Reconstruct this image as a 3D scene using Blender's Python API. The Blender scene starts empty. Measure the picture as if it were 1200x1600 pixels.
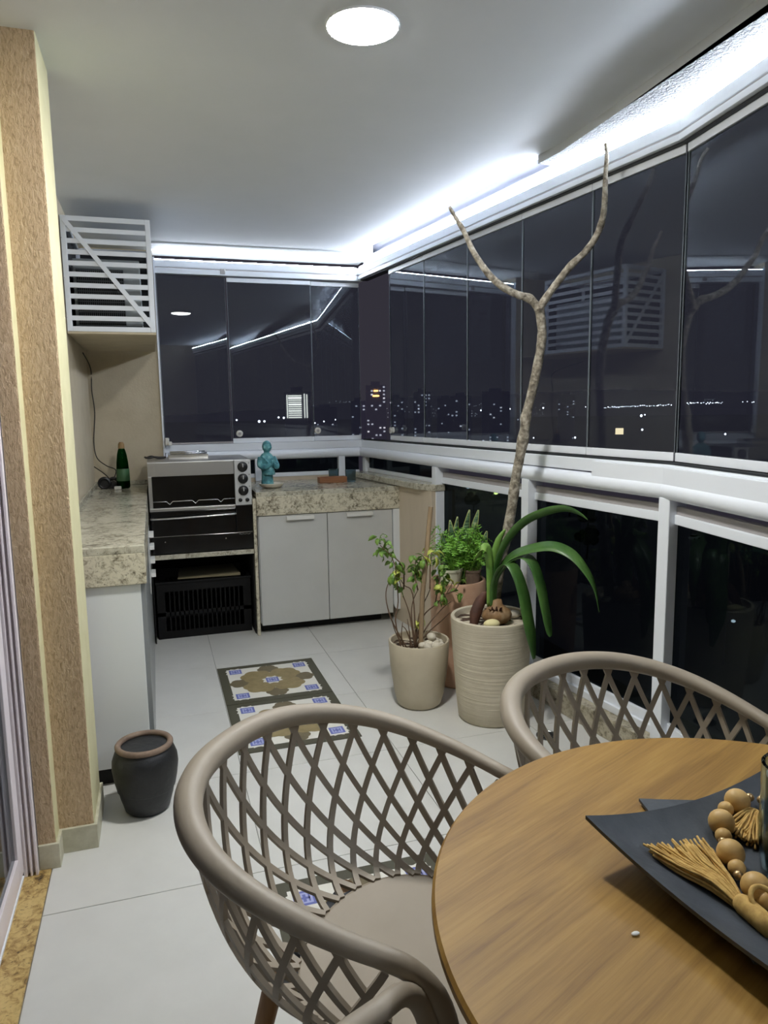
import bpy, math, random
from math import sin, cos, pi, radians, sqrt
from mathutils import Vector, Matrix
random.seed(7)
SC = bpy.context.scene
COL = SC.collection

# ------------------------------------------------------------------ camera
def setup_camera():
    y, p, r = radians(17.5), radians(8.05), radians(-0.833)
    F = Vector((sin(y)*cos(p), cos(y)*cos(p), -sin(p)))
    R = Vector((cos(y), -sin(y), 0)); U = R.cross(F)
    R2 = R*cos(r) + U*sin(r); U2 = -R*sin(r) + U*cos(r)
    cd = bpy.data.cameras.new('camera'); co = bpy.data.objects.new('camera', cd); COL.objects.link(co)
    m = Matrix.Identity(4)
    for i in range(3):
        m[i][0], m[i][1], m[i][2] = R2[i], U2[i], -F[i]
    m[0][3], m[1][3], m[2][3] = 0, 0, 1.45
    co.matrix_world = m
    cd.sensor_fit = 'VERTICAL'; cd.sensor_height = 36; cd.sensor_width = 27
    cd.lens = 1132/1600*36
    cd.clip_start = .02; cd.clip_end = 12000
    SC.camera = co
setup_camera()

# ------------------------------------------------------------------ world, exposure
w = bpy.data.worlds.new('night_sky'); SC.world = w; w.use_nodes = True
bg = w.node_tree.nodes['Background']
bg.inputs['Color'].default_value = (.80, .74, 1.0, 1); bg.inputs['Strength'].default_value = .026
SC.view_settings.view_transform = 'Standard'; SC.view_settings.look = 'None'
SC.view_settings.gamma = 1; SC.view_settings.use_curve_mapping = False
SC.view_settings.exposure = 0.68
SC.cycles.caustics_reflective = False; SC.cycles.caustics_refractive = False
LAMP = 222.0      # ceiling downlight, emission strength
STRIP = 165.0     # LED strips above the window track, emission strength

# ------------------------------------------------------------------ helpers
def lin(c):
    def f(v):
        v /= 255.0
        return v/12.92 if v <= .04045 else ((v+.055)/1.055)**2.4
    return (f(c[0]), f(c[1]), f(c[2]), 1)

def mat(name, rgb, rough=.5, metal=0, spec=.5, emit=None, strength=0, sampled=True, trans=0, coat=0):
    m = bpy.data.materials.new(name); m.use_nodes = True
    b = m.node_tree.nodes['Principled BSDF']
    b.inputs['Base Color'].default_value = lin(rgb)
    b.inputs['Roughness'].default_value = rough; b.inputs['Metallic'].default_value = metal
    b.inputs['Specular IOR Level'].default_value = spec
    b.inputs['Transmission Weight'].default_value = trans; b.inputs['Coat Weight'].default_value = coat
    if emit:
        b.inputs['Emission Color'].default_value = lin(emit); b.inputs['Emission Strength'].default_value = strength
        if not sampled: m.cycles.emission_sampling = 'NONE'
    return m

def nodes(m): return m.node_tree.nodes, m.node_tree.links, m.node_tree.nodes['Principled BSDF']

def ramp(N, stops):
    r = N.new('ShaderNodeValToRGB')
    while len(r.color_ramp.elements) < len(stops): r.color_ramp.elements.new(.5)
    for e, (p, c) in zip(r.color_ramp.elements, stops):
        e.position = p; e.color = lin(c) if max(c) > 1 else (*c, 1)
    return r

def coords(N, L, scale=(1, 1, 1), rot=(0, 0, 0), kind='Object', turned=False):
    t = N.new('ShaderNodeTexCoord'); mp = N.new('ShaderNodeMapping')
    if turned: mp.vector_type = 'TEXTURE'; scale = tuple(1/x for x in scale)
    mp.inputs['Scale'].default_value = scale; mp.inputs['Rotation'].default_value = rot
    L.new(t.outputs[kind], mp.inputs['Vector']); return mp.outputs['Vector']

def noise(N, L, vec, scale, detail=4, rough=.55, dist=0):
    n = N.new('ShaderNodeTexNoise'); n.inputs['Scale'].default_value = scale
    n.inputs['Detail'].default_value = detail; n.inputs['Roughness'].default_value = rough
    n.inputs['Distortion'].default_value = dist; L.new(vec, n.inputs['Vector']); return n.outputs['Fac']

def bump(N, L, b, h, strength, dist=.01):
    bp = N.new('ShaderNodeBump'); bp.inputs['Strength'].default_value = strength; bp.inputs['Distance'].default_value = dist
    L.new(h, bp.inputs['Height']); L.new(bp.outputs['Normal'], b.inputs['Normal'])

def tex_mat(name, stops, scale, rough=.5, stretch=(1, 1, 1), rot=(0, 0, 0), detail=5, bumps=0, bscale=None, bdist=.01, dist=0, metal=0, spec=.5, coat=0):
    m = mat(name, (128, 128, 128), rough, metal, spec, coat=coat); N, L, b = nodes(m)
    v = coords(N, L, stretch, rot); f = noise(N, L, v, scale, detail, .6, dist)
    r = ramp(N, stops); L.new(f, r.inputs['Fac']); L.new(r.outputs['Color'], b.inputs['Base Color'])
    if bumps:
        h = f if bscale is None else noise(N, L, v, bscale, 4, .6)
        bump(N, L, b, h, bumps, bdist)
    return m

def granite(name, base, mid, dark, scale=1.0, rough=.22, lo=.36):
    m = mat(name, base, rough); N, L, b = nodes(m); v = coords(N, L)
    f1 = noise(N, L, v, 55*scale, 6, .7, .6); f2 = noise(N, L, v, 9*scale, 4, .6, 1.0); f3 = noise(N, L, v, 130*scale, 3, .6)
    r1 = ramp(N, [(lo, dark), (lo+.07, mid), (lo+.16, base), (.7, tuple(min(255, x+14) for x in base))])
    mx = N.new('ShaderNodeMix'); mx.data_type = 'FLOAT'; mx.inputs[0].default_value = .38
    L.new(f1, mx.inputs[2]); L.new(f2, mx.inputs[3]); L.new(mx.outputs[0], r1.inputs['Fac'])
    r3 = ramp(N, [(.30, (.16, .15, .14)), (.38, (1, 1, 1))]); L.new(f3, r3.inputs['Fac'])
    mm = N.new('ShaderNodeMix'); mm.data_type = 'RGBA'; mm.blend_type = 'MULTIPLY'; mm.inputs[0].default_value = .8
    L.new(r1.outputs['Color'], mm.inputs[6]); L.new(r3.outputs['Color'], mm.inputs[7]); L.new(mm.outputs[2], b.inputs['Base Color'])
    return m

def glass(name, tint, rough=0.0):
    m = bpy.data.materials.new(name); m.use_nodes = True; N, L = m.node_tree.nodes, m.node_tree.links
    N.remove(N['Principled BSDF']); g = N.new('ShaderNodeBsdfGlass'); g.inputs['IOR'].default_value = 1.5
    g.inputs['Roughness'].default_value = rough; g.inputs['Color'].default_value = lin(tint)
    L.new(g.outputs[0], N['Material Output'].inputs['Surface']); return m

class MB:
    def __init__(s): s.v = []; s.f = []; s.m = []; s.mi = 0
    def add(s, V, F):
        o = len(s.v); s.v += [tuple(x) for x in V]
        for f in F: s.f.append(tuple(i+o for i in f)); s.m.append(s.mi)
        return s
    def box(s, x0, x1, y0, y1, z0, z1):
        return s.add([(x, y, z) for z in (z0, z1) for y in (y0, y1) for x in (x0, x1)],
                     [(0, 2, 3, 1), (4, 5, 7, 6), (0, 1, 5, 4), (2, 6, 7, 3), (0, 4, 6, 2), (1, 3, 7, 5)])
    def prism(s, poly, z0, z1):
        n = len(poly)
        return s.add([(x, y, z0) for x, y in poly]+[(x, y, z1) for x, y in poly],
                     [tuple(range(n-1, -1, -1)), tuple(range(n, 2*n))]+[(i, (i+1) % n, n+(i+1) % n, n+i) for i in range(n)])
    def seg(s, p, q, a, b, z0, z1):
        """box along plan segment p->q, from offset a to offset b to the left of the direction"""
        d = Vector((q[0]-p[0], q[1]-p[1])).normalized(); n = Vector((-d.y, d.x))
        P, Q = Vector(p[:2]), Vector(q[:2])
        return s.prism([tuple(P+n*a), tuple(Q+n*a), tuple(Q+n*b), tuple(P+n*b)], z0, z1)
    def bar(s, p, q, w, t, up=(0, 0, 1)):
        """square bar between two points; w along up-ish side, t across"""
        p, q = Vector(p), Vector(q); d = (q-p).normalized(); sd = d.cross(Vector(up)).normalized(); u = sd.cross(d)
        V = [e + sd*(t/2*i) + u*(w/2*j) for e in (p, q) for i, j in ((-1, -1), (1, -1), (1, 1), (-1, 1))]
        return s.add(V, [(3, 2, 1, 0), (4, 5, 6, 7), (0, 1, 5, 4), (1, 2, 6, 5), (2, 3, 7, 6), (3, 0, 4, 7)])
    def tube(s, pts, rad, seg=8, cap=True, ell=1.0, up0=None):
        pts = [Vector(p) for p in pts]; n = len(pts)
        if not hasattr(rad, '__len__'): rad = [rad]*n
        T = [(pts[min(i+1, n-1)]-pts[max(i-1, 0)]).normalized() for i in range(n)]
        ref = Vector(up0) if up0 else (Vector((0, 0, 1)) if abs(T[0].z) < .9 else Vector((1, 0, 0)))
        N_ = (ref-T[0]*ref.dot(T[0])).normalized(); V = []
        for i in range(n):
            N_ = (N_-T[i]*N_.dot(T[i])).normalized(); B = T[i].cross(N_)
            for k in range(seg):
                a = 2*pi*k/seg; V.append(pts[i]+(N_*cos(a)*ell+B*sin(a))*rad[i])
        F = [(i*seg+k, i*seg+(k+1) % seg, (i+1)*seg+(k+1) % seg, (i+1)*seg+k) for i in range(n-1) for k in range(seg)]
        if cap: F += [tuple(range(seg-1, -1, -1)), tuple((n-1)*seg+k for k in range(seg))]
        return s.add(V, F)
    def lathe(s, prof, c=(0, 0, 0), seg=40, sx=1.0, sy=1.0, closed=True):
        V = [(c[0]+r*cos(2*pi*k/seg)*sx, c[1]+r*sin(2*pi*k/seg)*sy, c[2]+z) for r, z in prof for k in range(seg)]
        n = len(prof)
        F = [(i*seg+k, i*seg+(k+1) % seg, (i+1)*seg+(k+1) % seg, (i+1)*seg+k) for i in range(n-1) for k in range(seg)]
        if closed: F += [tuple(range(seg-1, -1, -1)), tuple((n-1)*seg+k for k in range(seg))]
        return s.add(V, F)
    def ball(s, c, r, seg=16, rings=10, sc=(1, 1, 1)):
        V = [(c[0], c[1], c[2]-r*sc[2])]
        for i in range(1, rings):
            a = -pi/2+pi*i/rings
            V += [(c[0]+r*cos(a)*cos(2*pi*k/seg)*sc[0], c[1]+r*cos(a)*sin(2*pi*k/seg)*sc[1], c[2]+r*sin(a)*sc[2]) for k in range(seg)]
        V.append((c[0], c[1], c[2]+r*sc[2])); e = len(V)-1
        F = [(0, 1+(k+1) % seg, 1+k) for k in range(seg)]
        F += [(1+i*seg+k, 1+i*seg+(k+1) % seg, 1+(i+1)*seg+(k+1) % seg, 1+(i+1)*seg+k) for i in range(rings-2) for k in range(seg)]
        F += [(1+(rings-2)*seg+k, 1+(rings-2)*seg+(k+1) % seg, e) for k in range(seg)]
        return s.add(V, F)
    def ribbon(s, pts, wid, wdir, fold=.15, thick=.0012):
        """leaf blade along pts with a V fold and a real thickness"""
        pts = [Vector(p) for p in pts]; n = len(pts); V = []
        for i, p in enumerate(pts):
            t = (pts[min(i+1, n-1)]-pts[max(i-1, 0)]).normalized(); wd = Vector(wdir); wd = (wd-t*wd.dot(t)).normalized(); nn = t.cross(wd)
            h = wid[i]/2
            for sgn in (1, -1):
                V += [p-wd*h+nn*(h*fold*2+thick*sgn*.5), p+nn*thick*sgn*.5, p+wd*h+nn*(h*fold*2+thick*sgn*.5)]
        F = []
        for i in range(n-1):
            a, b = i*6, i*6+6
            for k in (0, 1): F += [(a+k, a+k+1, b+k+1, b+k), (a+3+k+1, a+3+k, b+3+k, b+3+k+1)]
            F += [(a+3, a, b, b+3), (a+2, a+5, b+5, b+2)]
        F += [(0, 3, 4, 1), (1, 4, 5, 2)]; e = (n-1)*6; F += [(e, e+1, e+4, e+3), (e+1, e+2, e+5, e+4)]
        return s.add(V, F)
    def build(s, name, mats, parent=None, loc=None, bevel=0, smooth=False, bseg=2, kind=None):
        off = Vector(OFF.get(parent.name, (0, 0, 0))) if parent else Vector(loc or (0, 0, 0))
        me = bpy.data.meshes.new(name); me.from_pydata([tuple(Vector(v)-off) for v in s.v], [], s.f)
        mats = mats if isinstance(mats, (list, tuple)) else [mats]
        for m in mats: me.materials.append(m)
        if len(mats) > 1: me.polygons.foreach_set('material_index', s.m)
        if smooth: me.polygons.foreach_set('use_smooth', [True]*len(me.polygons))
        me.update()
        o = bpy.data.objects.new(name, me); COL.objects.link(o)
        if parent: o.parent = parent
        else: o.location = off
        OFF[o.name] = tuple(off)
        if smooth == 'auto':
            me.set_sharp_from_angle(angle=radians(38))
        if bevel:
            b = o.modifiers.new('bevel', 'BEVEL'); b.width = bevel; b.segments = bseg; b.limit_method = 'ANGLE'; b.angle_limit = radians(40)
            b.harden_normals = False
        if kind: o['kind'] = kind
        return o
OFF = {}

def thing(name, label, cat, loc=(0, 0, 0), rz=0, group=None):
    o = bpy.data.objects.new(name, None); COL.objects.link(o); o.location = loc; o.rotation_euler.z = rz
    o.empty_display_size = .1
    OFF[o.name] = tuple(loc); return tag(o, label, cat, group)
def tag(o, label, cat=None, group=None, kind=None):
    o['label'] = label
    if cat: o['category'] = cat
    if group: o['group'] = group
    if kind: o['kind'] = kind
    return o
def structure_empty(name, label, loc=(0, 0, 0)):
    o = bpy.data.objects.new(name, None); COL.objects.link(o); o.location = loc; OFF[o.name] = tuple(loc)
    o['kind'] = 'structure'; o['label'] = label; return o
def struct(o, label): o['kind'] = 'structure'; o['label'] = label; return o
def dup(root, loc, rz, label, group=None):
    r = root.copy(); COL.objects.link(r); r.location = loc; r.rotation_euler.z = rz; r['label'] = label
    for ch in list(root.children):
        c = ch.copy(); COL.objects.link(c); c.parent = r
        for g in list(ch.children):
            d = g.copy(); COL.objects.link(d); d.parent = c
    return r
def smoothpts(P, k=4):
    """Catmull-Rom through points"""
    P = [Vector(p) for p in P]; out = []
    for i in range(len(P)-1):
        a, b, c, d = P[max(i-1, 0)], P[i], P[i+1], P[min(i+2, len(P)-1)]
        for j in range(k):
            t = j/k
            out.append(.5*((2*b)+(c-a)*t+(2*a-5*b+4*c-d)*t*t+(3*b-a-3*c+d)*t**3))
    out.append(P[-1]); return out
def lerp(vals, n):
    m = len(vals)-1
    return [vals[min(int(i/(n-1)*m), m-1)]*(1-(i/(n-1)*m-min(int(i/(n-1)*m), m-1)))+vals[min(int(i/(n-1)*m), m-1)+1]*(i/(n-1)*m-min(int(i/(n-1)*m), m-1)) for i in range(n)]

# ------------------------------------------------------------------ materials
M = {}
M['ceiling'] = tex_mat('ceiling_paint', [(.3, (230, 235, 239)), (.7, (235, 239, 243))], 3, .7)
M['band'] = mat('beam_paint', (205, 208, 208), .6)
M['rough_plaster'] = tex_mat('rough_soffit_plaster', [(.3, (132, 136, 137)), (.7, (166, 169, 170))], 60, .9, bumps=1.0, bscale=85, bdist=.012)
def grafiato():
    m = mat('grafiato_plaster', (186, 158, 128), .92); N, L, b = nodes(m)
    v = coords(N, L, (1, 1, .35)); f = noise(N, L, v, 120, 5, .65, .8); f2 = noise(N, L, v, 40, 3, .6)
    r = ramp(N, [(.28, (172, 144, 110)), (.5, (212, 184, 148)), (.75, (226, 203, 170))]); L.new(f, r.inputs['Fac'])
    L.new(r.outputs['Color'], b.inputs['Base Color']); bump(N, L, b, f, 1.0, .012); return m
M['grafiato'] = grafiato()
M['cream'] = tex_mat('cream_paint', [(.3, (206, 200, 156)), (.7, (216, 210, 170))], 12, .6)
M['beige'] = tex_mat('beige_wall_paint', [(.25, (186, 174, 148)), (.5, (196, 184, 158)), (.8, (203, 192, 167))], 6, .75, bumps=.15, bscale=60)
M['parapet'] = tex_mat('parapet_paint', [(.25, (200, 186, 164)), (.8, (214, 200, 178))], 8, .75, stretch=(1, 1, .2))
M['tile'] = tex_mat('porcelain_tile', [(.25, (203, 203, 198)), (.55, (209, 209, 204)), (.8, (214, 214, 209))], 5, .36, detail=6)
M['grout'] = mat('grout', (150, 150, 146), .9)
M['base'] = tex_mat('stone_skirting', [(.3, (178, 174, 150)), (.7, (205, 202, 180))], 20, .6)
M['alu'] = mat('white_aluminium', (234, 239, 246), .32)
M['alu_grey'] = mat('grey_aluminium', (172, 168, 168), .4)
M['alu_panel'] = mat('grey_filler_panel', (140, 140, 150), .35)
M['edge_seal'] = mat('grey_edge_seal', (120, 128, 136), .4)
M['gasket'] = mat('black_gasket', (34, 38, 42), .6)
M['glass'] = glass('window_glass', (226, 232, 236))
M['dark_glass'] = glass('smoked_railing_glass', (140, 150, 152))
M['clear_glass'] = glass('clear_glass', (228, 238, 240))
M['granite'] = granite('cream_granite', (206, 200, 178), (150, 142, 122), (44, 42, 38))
M['granite_top'] = granite('cream_granite_top', (190, 186, 168), (150, 145, 128), (70, 66, 58), scale=.8, rough=.16)
M['granite_gold'] = granite('gold_granite', (196, 170, 112), (150, 120, 70), (40, 34, 26), scale=.7, rough=.3)
M['granite_curb'] = granite('curb_granite', (176, 168, 146), (130, 122, 100), (66, 60, 48), scale=.7, rough=.3)
M['cab_white'] = mat('white_laminate', (224, 228, 228), .35)
M['cab_grey'] = tex_mat('grey_laminate', [(.3, (194, 195, 191)), (.7, (201, 202, 198))], 4, .42)
M['cab_edge'] = mat('brushed_edge', (150, 154, 154), .35, .4)
M['black'] = mat('black_plastic', (16, 17, 19), .35)
M['black_matt'] = mat('black_matt', (18, 18, 18), .8)
M['crate'] = mat('black_crate_plastic', (4, 4, 5), .6, 0, .3)
def brushed():
    m = mat('brushed_steel', (186, 186, 184), .34, 1.0); N, L, b = nodes(m)
    v = coords(N, L, (1, 1, 60)); f = noise(N, L, v, 14, 2); bump(N, L, b, f, .05, .001); return m
M['steel'] = brushed()
M['panel_grey'] = mat('control_panel', (196, 198, 198), .4, .2)
M['chrome'] = mat('chrome', (220, 220, 220), .15, 1.0)
M['oven_glass'] = mat('black_oven_glass', (8, 9, 10), .12)
M['taupe'] = tex_mat('taupe_polypropylene', [(.3, (152, 141, 124)), (.7, (158, 147, 130))], 8, .5)
def woodtop():
    m = mat('table_wood', (170, 140, 92), .5, 0, .35); N, L, b = nodes(m)
    v = coords(N, L, (1.0, 11, 1), (0, 0, radians(24)), turned=True); f = noise(N, L, v, 2.6, 8, .62, .5)
    v2 = coords(N, L, (3, 120, 1), (0, 0, radians(24)), turned=True); f2 = noise(N, L, v2, 2.0, 4, .6)
    r = ramp(N, [(.25, (104, 72, 28)), (.42, (136, 101, 42)), (.56, (156, 119, 54)), (.75, (172, 137, 70))])
    mx = N.new('ShaderNodeMix'); mx.data_type = 'FLOAT'; mx.inputs[0].default_value = .3
    L.new(f, mx.inputs[2]); L.new(f2, mx.inputs[3]); L.new(mx.outputs[0], r.inputs['Fac'])
    L.new(r.outputs['Color'], b.inputs['Base Color']); bump(N, L, b, f2, .06, .001); return m
M['table'] = woodtop()
M['leg_wood'] = tex_mat('leg_wood', [(.3, (150, 108, 62)), (.7, (182, 138, 86))], 6, .45, stretch=(6, 6, .6))
M['slate'] = tex_mat('dark_slate', [(.3, (56, 61, 66)), (.7, (70, 75, 80))], 22, .5, bumps=.12, bscale=60)
M['bead'] = tex_mat('bead_wood', [(.3, (196, 158, 92)), (.7, (216, 180, 114))], 20, .5, stretch=(1, 1, 5))
M['jute'] = tex_mat('jute', [(.3, (176, 138, 70)), (.7, (216, 180, 106))], 90, .85)
M['gold'] = mat('pale_gold', (200, 168, 120), .3, .8)
M['pot_taupe'] = tex_mat('taupe_ceramic', [(.3, (186, 175, 151)), (.7, (196, 186, 163))], 10, .55)
def ribbed():
    m = tex_mat('ribbed_taupe_ceramic', [(.3, (194, 184, 161)), (.7, (208, 199, 178))], 10, .6); N, L, b = nodes(m)
    v = coords(N, L, (.6, .6, 34)); f = noise(N, L, v, 4, 3, .6); bump(N, L, b, f, .6, .008); return m
M['pot_ribbed'] = ribbed()
M['terracotta'] = tex_mat('pale_terracotta', [(.25, (190, 150, 122)), (.55, (206, 168, 140)), (.8, (214, 188, 166))], 5, .75)
M['pot_pale'] = mat('pale_green_pot', (206, 204, 180), .6)
M['clay_rim'] = tex_mat('raw_clay', [(.3, (100, 84, 72)), (.6, (130, 110, 94)), (.8, (150, 134, 118))], 14, .75)
M['soot'] = tex_mat('soot_black_clay', [(.3, (22, 23, 25)), (.6, (34, 35, 37)), (.85, (66, 66, 64))], 9, .5, bumps=.25, bscale=30)
M['soil'] = tex_mat('soil', [(.3, (38, 28, 22)), (.7, (96, 74, 58))], 60, .95, bumps=.8, bscale=90)
def bark():
    m = mat('grey_bark', (140, 130, 116), .85); N, L, b = nodes(m)
    v = coords(N, L, (1, 1, 1)); f = noise(N, L, v, 38, 5, .65, .4); f2 = noise(N, L, coords(N, L, (.5, .5, 6)), 22, 3)
    r = ramp(N, [(.32, (76, 69, 58)), (.5, (138, 130, 115)), (.66, (182, 175, 160))]); L.new(f, r.inputs['Fac'])
    L.new(r.outputs['Color'], b.inputs['Base Color']); bump(N, L, b, f2, .5, .006); return m
M['bark'] = bark()
def leafmat(name, a, b_, rough=.4, scale=6):
    m = tex_mat(name, [(.3, a), (.7, b_)], scale, rough); return m
M['strap'] = leafmat('strap_leaf', (44, 84, 34), (84, 122, 58), .38)
M['strap_pale'] = leafmat('strap_leaf_pale', (96, 140, 62), (140, 172, 84), .4)
M['fern'] = leafmat('fern_leaf', (84, 142, 44), (132, 184, 66), .5, 40)
M['shrub'] = leafmat('shrub_leaf', (74, 116, 46), (128, 158, 66), .5, 30)
M['shrub_y'] = leafmat('shrub_leaf_yellow', (166, 178, 70), (198, 204, 96), .5, 30)
def sans():
    m = mat('snake_plant_leaf', (80, 110, 80), .4); N, L, b = nodes(m)
    f = noise(N, L, coords(N, L, (8, 8, 40)), 2.2, 4, .6, .6); r = ramp(N, [(.38, (36, 62, 46)), (.5, (84, 116, 84)), (.62, (128, 152, 112))])
    L.new(f, r.inputs['Fac']); L.new(r.outputs['Color'], b.inputs['Base Color']); return m
M['sans'] = sans()
M['sans_edge'] = mat('snake_plant_edge', (178, 184, 110), .45)
M['twig'] = mat('twig', (96, 74, 54), .8)
M['stake'] = tex_mat('bamboo_stake', [(.3, (124, 104, 78)), (.7, (156, 134, 104))], 8, .7, stretch=(8, 8, .5))
M['stone'] = tex_mat('pale_stone', [(.3, (190, 182, 164)), (.7, (216, 210, 194))], 20, .8)
M['stone_yellow'] = mat('yellow_stone', (222, 212, 160), .7)
M['bulb'] = tex_mat('plant_bulb', [(.3, (110, 82, 52)), (.55, (150, 118, 82)), (.8, (176, 158, 128))], 16, .6, stretch=(1, 1, .3), bumps=.4, bscale=30)
M['bark_flake'] = tex_mat('bark_flake', [(.3, (58, 34, 24)), (.7, (92, 56, 40))], 20, .7)
M['turquoise'] = tex_mat('turquoise_patina', [(.3, (44, 92, 104)), (.52, (84, 150, 158)), (.75, (150, 196, 194))], 26, .55, bumps=.25, bscale=70)
M['saucer'] = mat('cream_saucer', (206, 200, 184), .4)
M['tray_wood'] = tex_mat('tray_wood', [(.3, (122, 78, 46)), (.7, (158, 106, 66))], 8, .5, stretch=(1, 8, 8))
M['ribbed_glass'] = glass('grey_ribbed_glass', (206, 218, 222), .12)
M['bottle'] = glass('green_bottle_glass', (52, 120, 70), .02)
M['bottle_label'] = mat('bottle_label', (58, 96, 60), .5)
M['cork'] = mat('bottle_cap', (150, 120, 80), .6)
M['white_plastic'] = mat('white_plastic', (226, 226, 220), .4)
M['cable'] = mat('dark_cable', (40, 36, 32), .6)
M['ac_body'] = mat('ac_casing', (176, 182, 184), .5)
M['ac_fin'] = mat('ac_fin', (96, 102, 106), .5)
M['ac_dark'] = mat('ac_core_and_shade', (34, 36, 38), .7)
M['led'] = mat('led_strip_glow', (255, 255, 255), .5, emit=(232, 241, 255), strength=STRIP)
M['lamp'] = mat('downlight_glow', (255, 255, 255), .5, emit=(253, 252, 248), strength=LAMP)
M['lamp_rim'] = mat('downlight_rim', (235, 238, 240), .4)
M['mat_olive'] = mat('mat_border_olive', (74, 72, 56), .6)
M['mat_white'] = mat('mat_white', (226, 224, 214), .5)
M['mat_khaki'] = tex_mat('mat_khaki', [(.3, (132, 118, 80)), (.7, (152, 136, 96))], 25, .6)
M['mat_brown'] = tex_mat('mat_brown', [(.3, (100, 90, 66)), (.7, (116, 105, 80))], 25, .6)
M['mat_blue'] = mat('mat_blue', (104, 112, 178), .6)
M['mat_blue_pale'] = mat('mat_blue_pale', (168, 174, 216), .6)
M['drain'] = mat('drain_metal', (120, 122, 122), .3, .9)
M['dark_wall'] = mat('dark_interior_paint', (150, 140, 136), .8)
M['pinkish'] = mat('pinkish_white_aluminium', (232, 224, 228), .35)
M['board'] = mat('beige_cardboard', (150, 140, 110), .8)

# ================================================================== SETTING
# plan of the glazing: corner C, kink K, near end E (inside is to the left when walking E -> K -> C)
K = Vector((1.937, 2.345)); C = Vector((1.553, 5.400)); E_ = Vector((1.937-.15*4.0, 2.345-4.0))
dF = (C-K).normalized(); nF = Vector((-dF.y, dF.x))      # inward normal of the far run
dN = (K-E_).normalized(); nN = Vector((-dN.y, dN.x))     # inward normal of the near run
YB = 5.40
def onF(Y, off=0):
    t = (Y-K.y)/dF.y; p = K+dF*t+nF*off; return (p.x, p.y)
def onN(Y, off=0):
    t = (Y-K.y)/dN.y; p = K+dN*t+nN*off; return (p.x, p.y)
YE = -1.655
CE = 2.55

def build_floor():
    f = MB().box(-.62, 2.3, -1.9, 5.6, -.06, -.004).build('floor', M['grout'])
    struct(f, 'light grey porcelain tile floor of the balcony')
    xs = [-.388, .268, .924, 1.580, 1.93]; ys = [4.130+.661*k for k in range(-9, 3)]
    ys = [-1.9]+ys
    cache = {}
    g = .0012
    for i in range(len(xs)-1):
        for j in range(len(ys)-1):
            w_, h_ = xs[i+1]-xs[i], ys[j+1]-ys[j]; key = (round(w_, 3), round(h_, 3))
            if key not in cache:
                b = MB().box(-w_/2+g, w_/2-g, -h_/2+g, h_/2-g, -.004, 0)
                o = b.build('tile', M['tile'], bevel=.0008, bseg=1); cache[key] = o.data
            else:
                o = bpy.data.objects.new('tile', cache[key]); COL.objects.link(o)
                bv = o.modifiers.new('bevel', 'BEVEL'); bv.width = .0008; bv.segments = 1
            o.parent = f; o.location = ((xs[i]+xs[i+1])/2, (ys[j]+ys[j+1])/2, 0)
build_floor()

def build_ceiling():
    e = [(-.62, YE-.2), (1.60, YE-.2), (1.648, 1.753), (1.69, 2.45), (1.705, 2.86), (1.497, 4.66), (1.45, 5.12), (-.62, 5.12)]
    o = MB().prism(e, CE, CE+.03).build('ceiling', M['ceiling'])
    struct(o, 'white plasterboard ceiling of the balcony')
    o = MB().prism([(-.8, YE-.4), (1.9, YE-.4), (2.3, 2.3), (1.9, 5.8), (-.8, 5.8)], 2.62, 2.72).build('ceiling_slab', M['ceiling'])
    struct(o, 'slab above the plasterboard ceiling')
    # near beam with rough soffit
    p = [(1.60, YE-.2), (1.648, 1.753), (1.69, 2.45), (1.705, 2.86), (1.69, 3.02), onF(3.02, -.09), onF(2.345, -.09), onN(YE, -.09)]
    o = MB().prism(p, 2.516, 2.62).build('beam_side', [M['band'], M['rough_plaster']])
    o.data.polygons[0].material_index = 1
    struct(o, 'beam above the window track with rough plaster underside')
    o = MB().box(-.40, 1.56, 5.12, 5.52, 2.543, 2.62).build('beam_back', M['band'])
    struct(o, 'lintel above the end window')
    # framed filler panel above the far run of the track
    fp = structure_empty('trim_1', 'grey filler panel in a white frame between track and ceiling', (onF(4.1)[0], onF(4.1)[1], 2.49))
    a, b = onF(3.04), onF(5.36)
    MB().seg(a, b, -.02, .0, 2.49, 2.62).build('panel', M['alu_panel'], fp)
    for z0, z1 in ((2.54, 2.556),):
        MB().seg(a, b, -.0, .014, z0, z1).build('frame_bar', M['alu'], fp)
    MB().seg(onF(3.04), onF(3.06), 0, .014, 2.49, 2.54).build('frame_bar', M['alu'], fp)
    MB().seg(onF(5.30), onF(5.32), 0, .014, 2.49, 2.54).build('frame_bar', M['alu'], fp)
build_ceiling()

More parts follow.
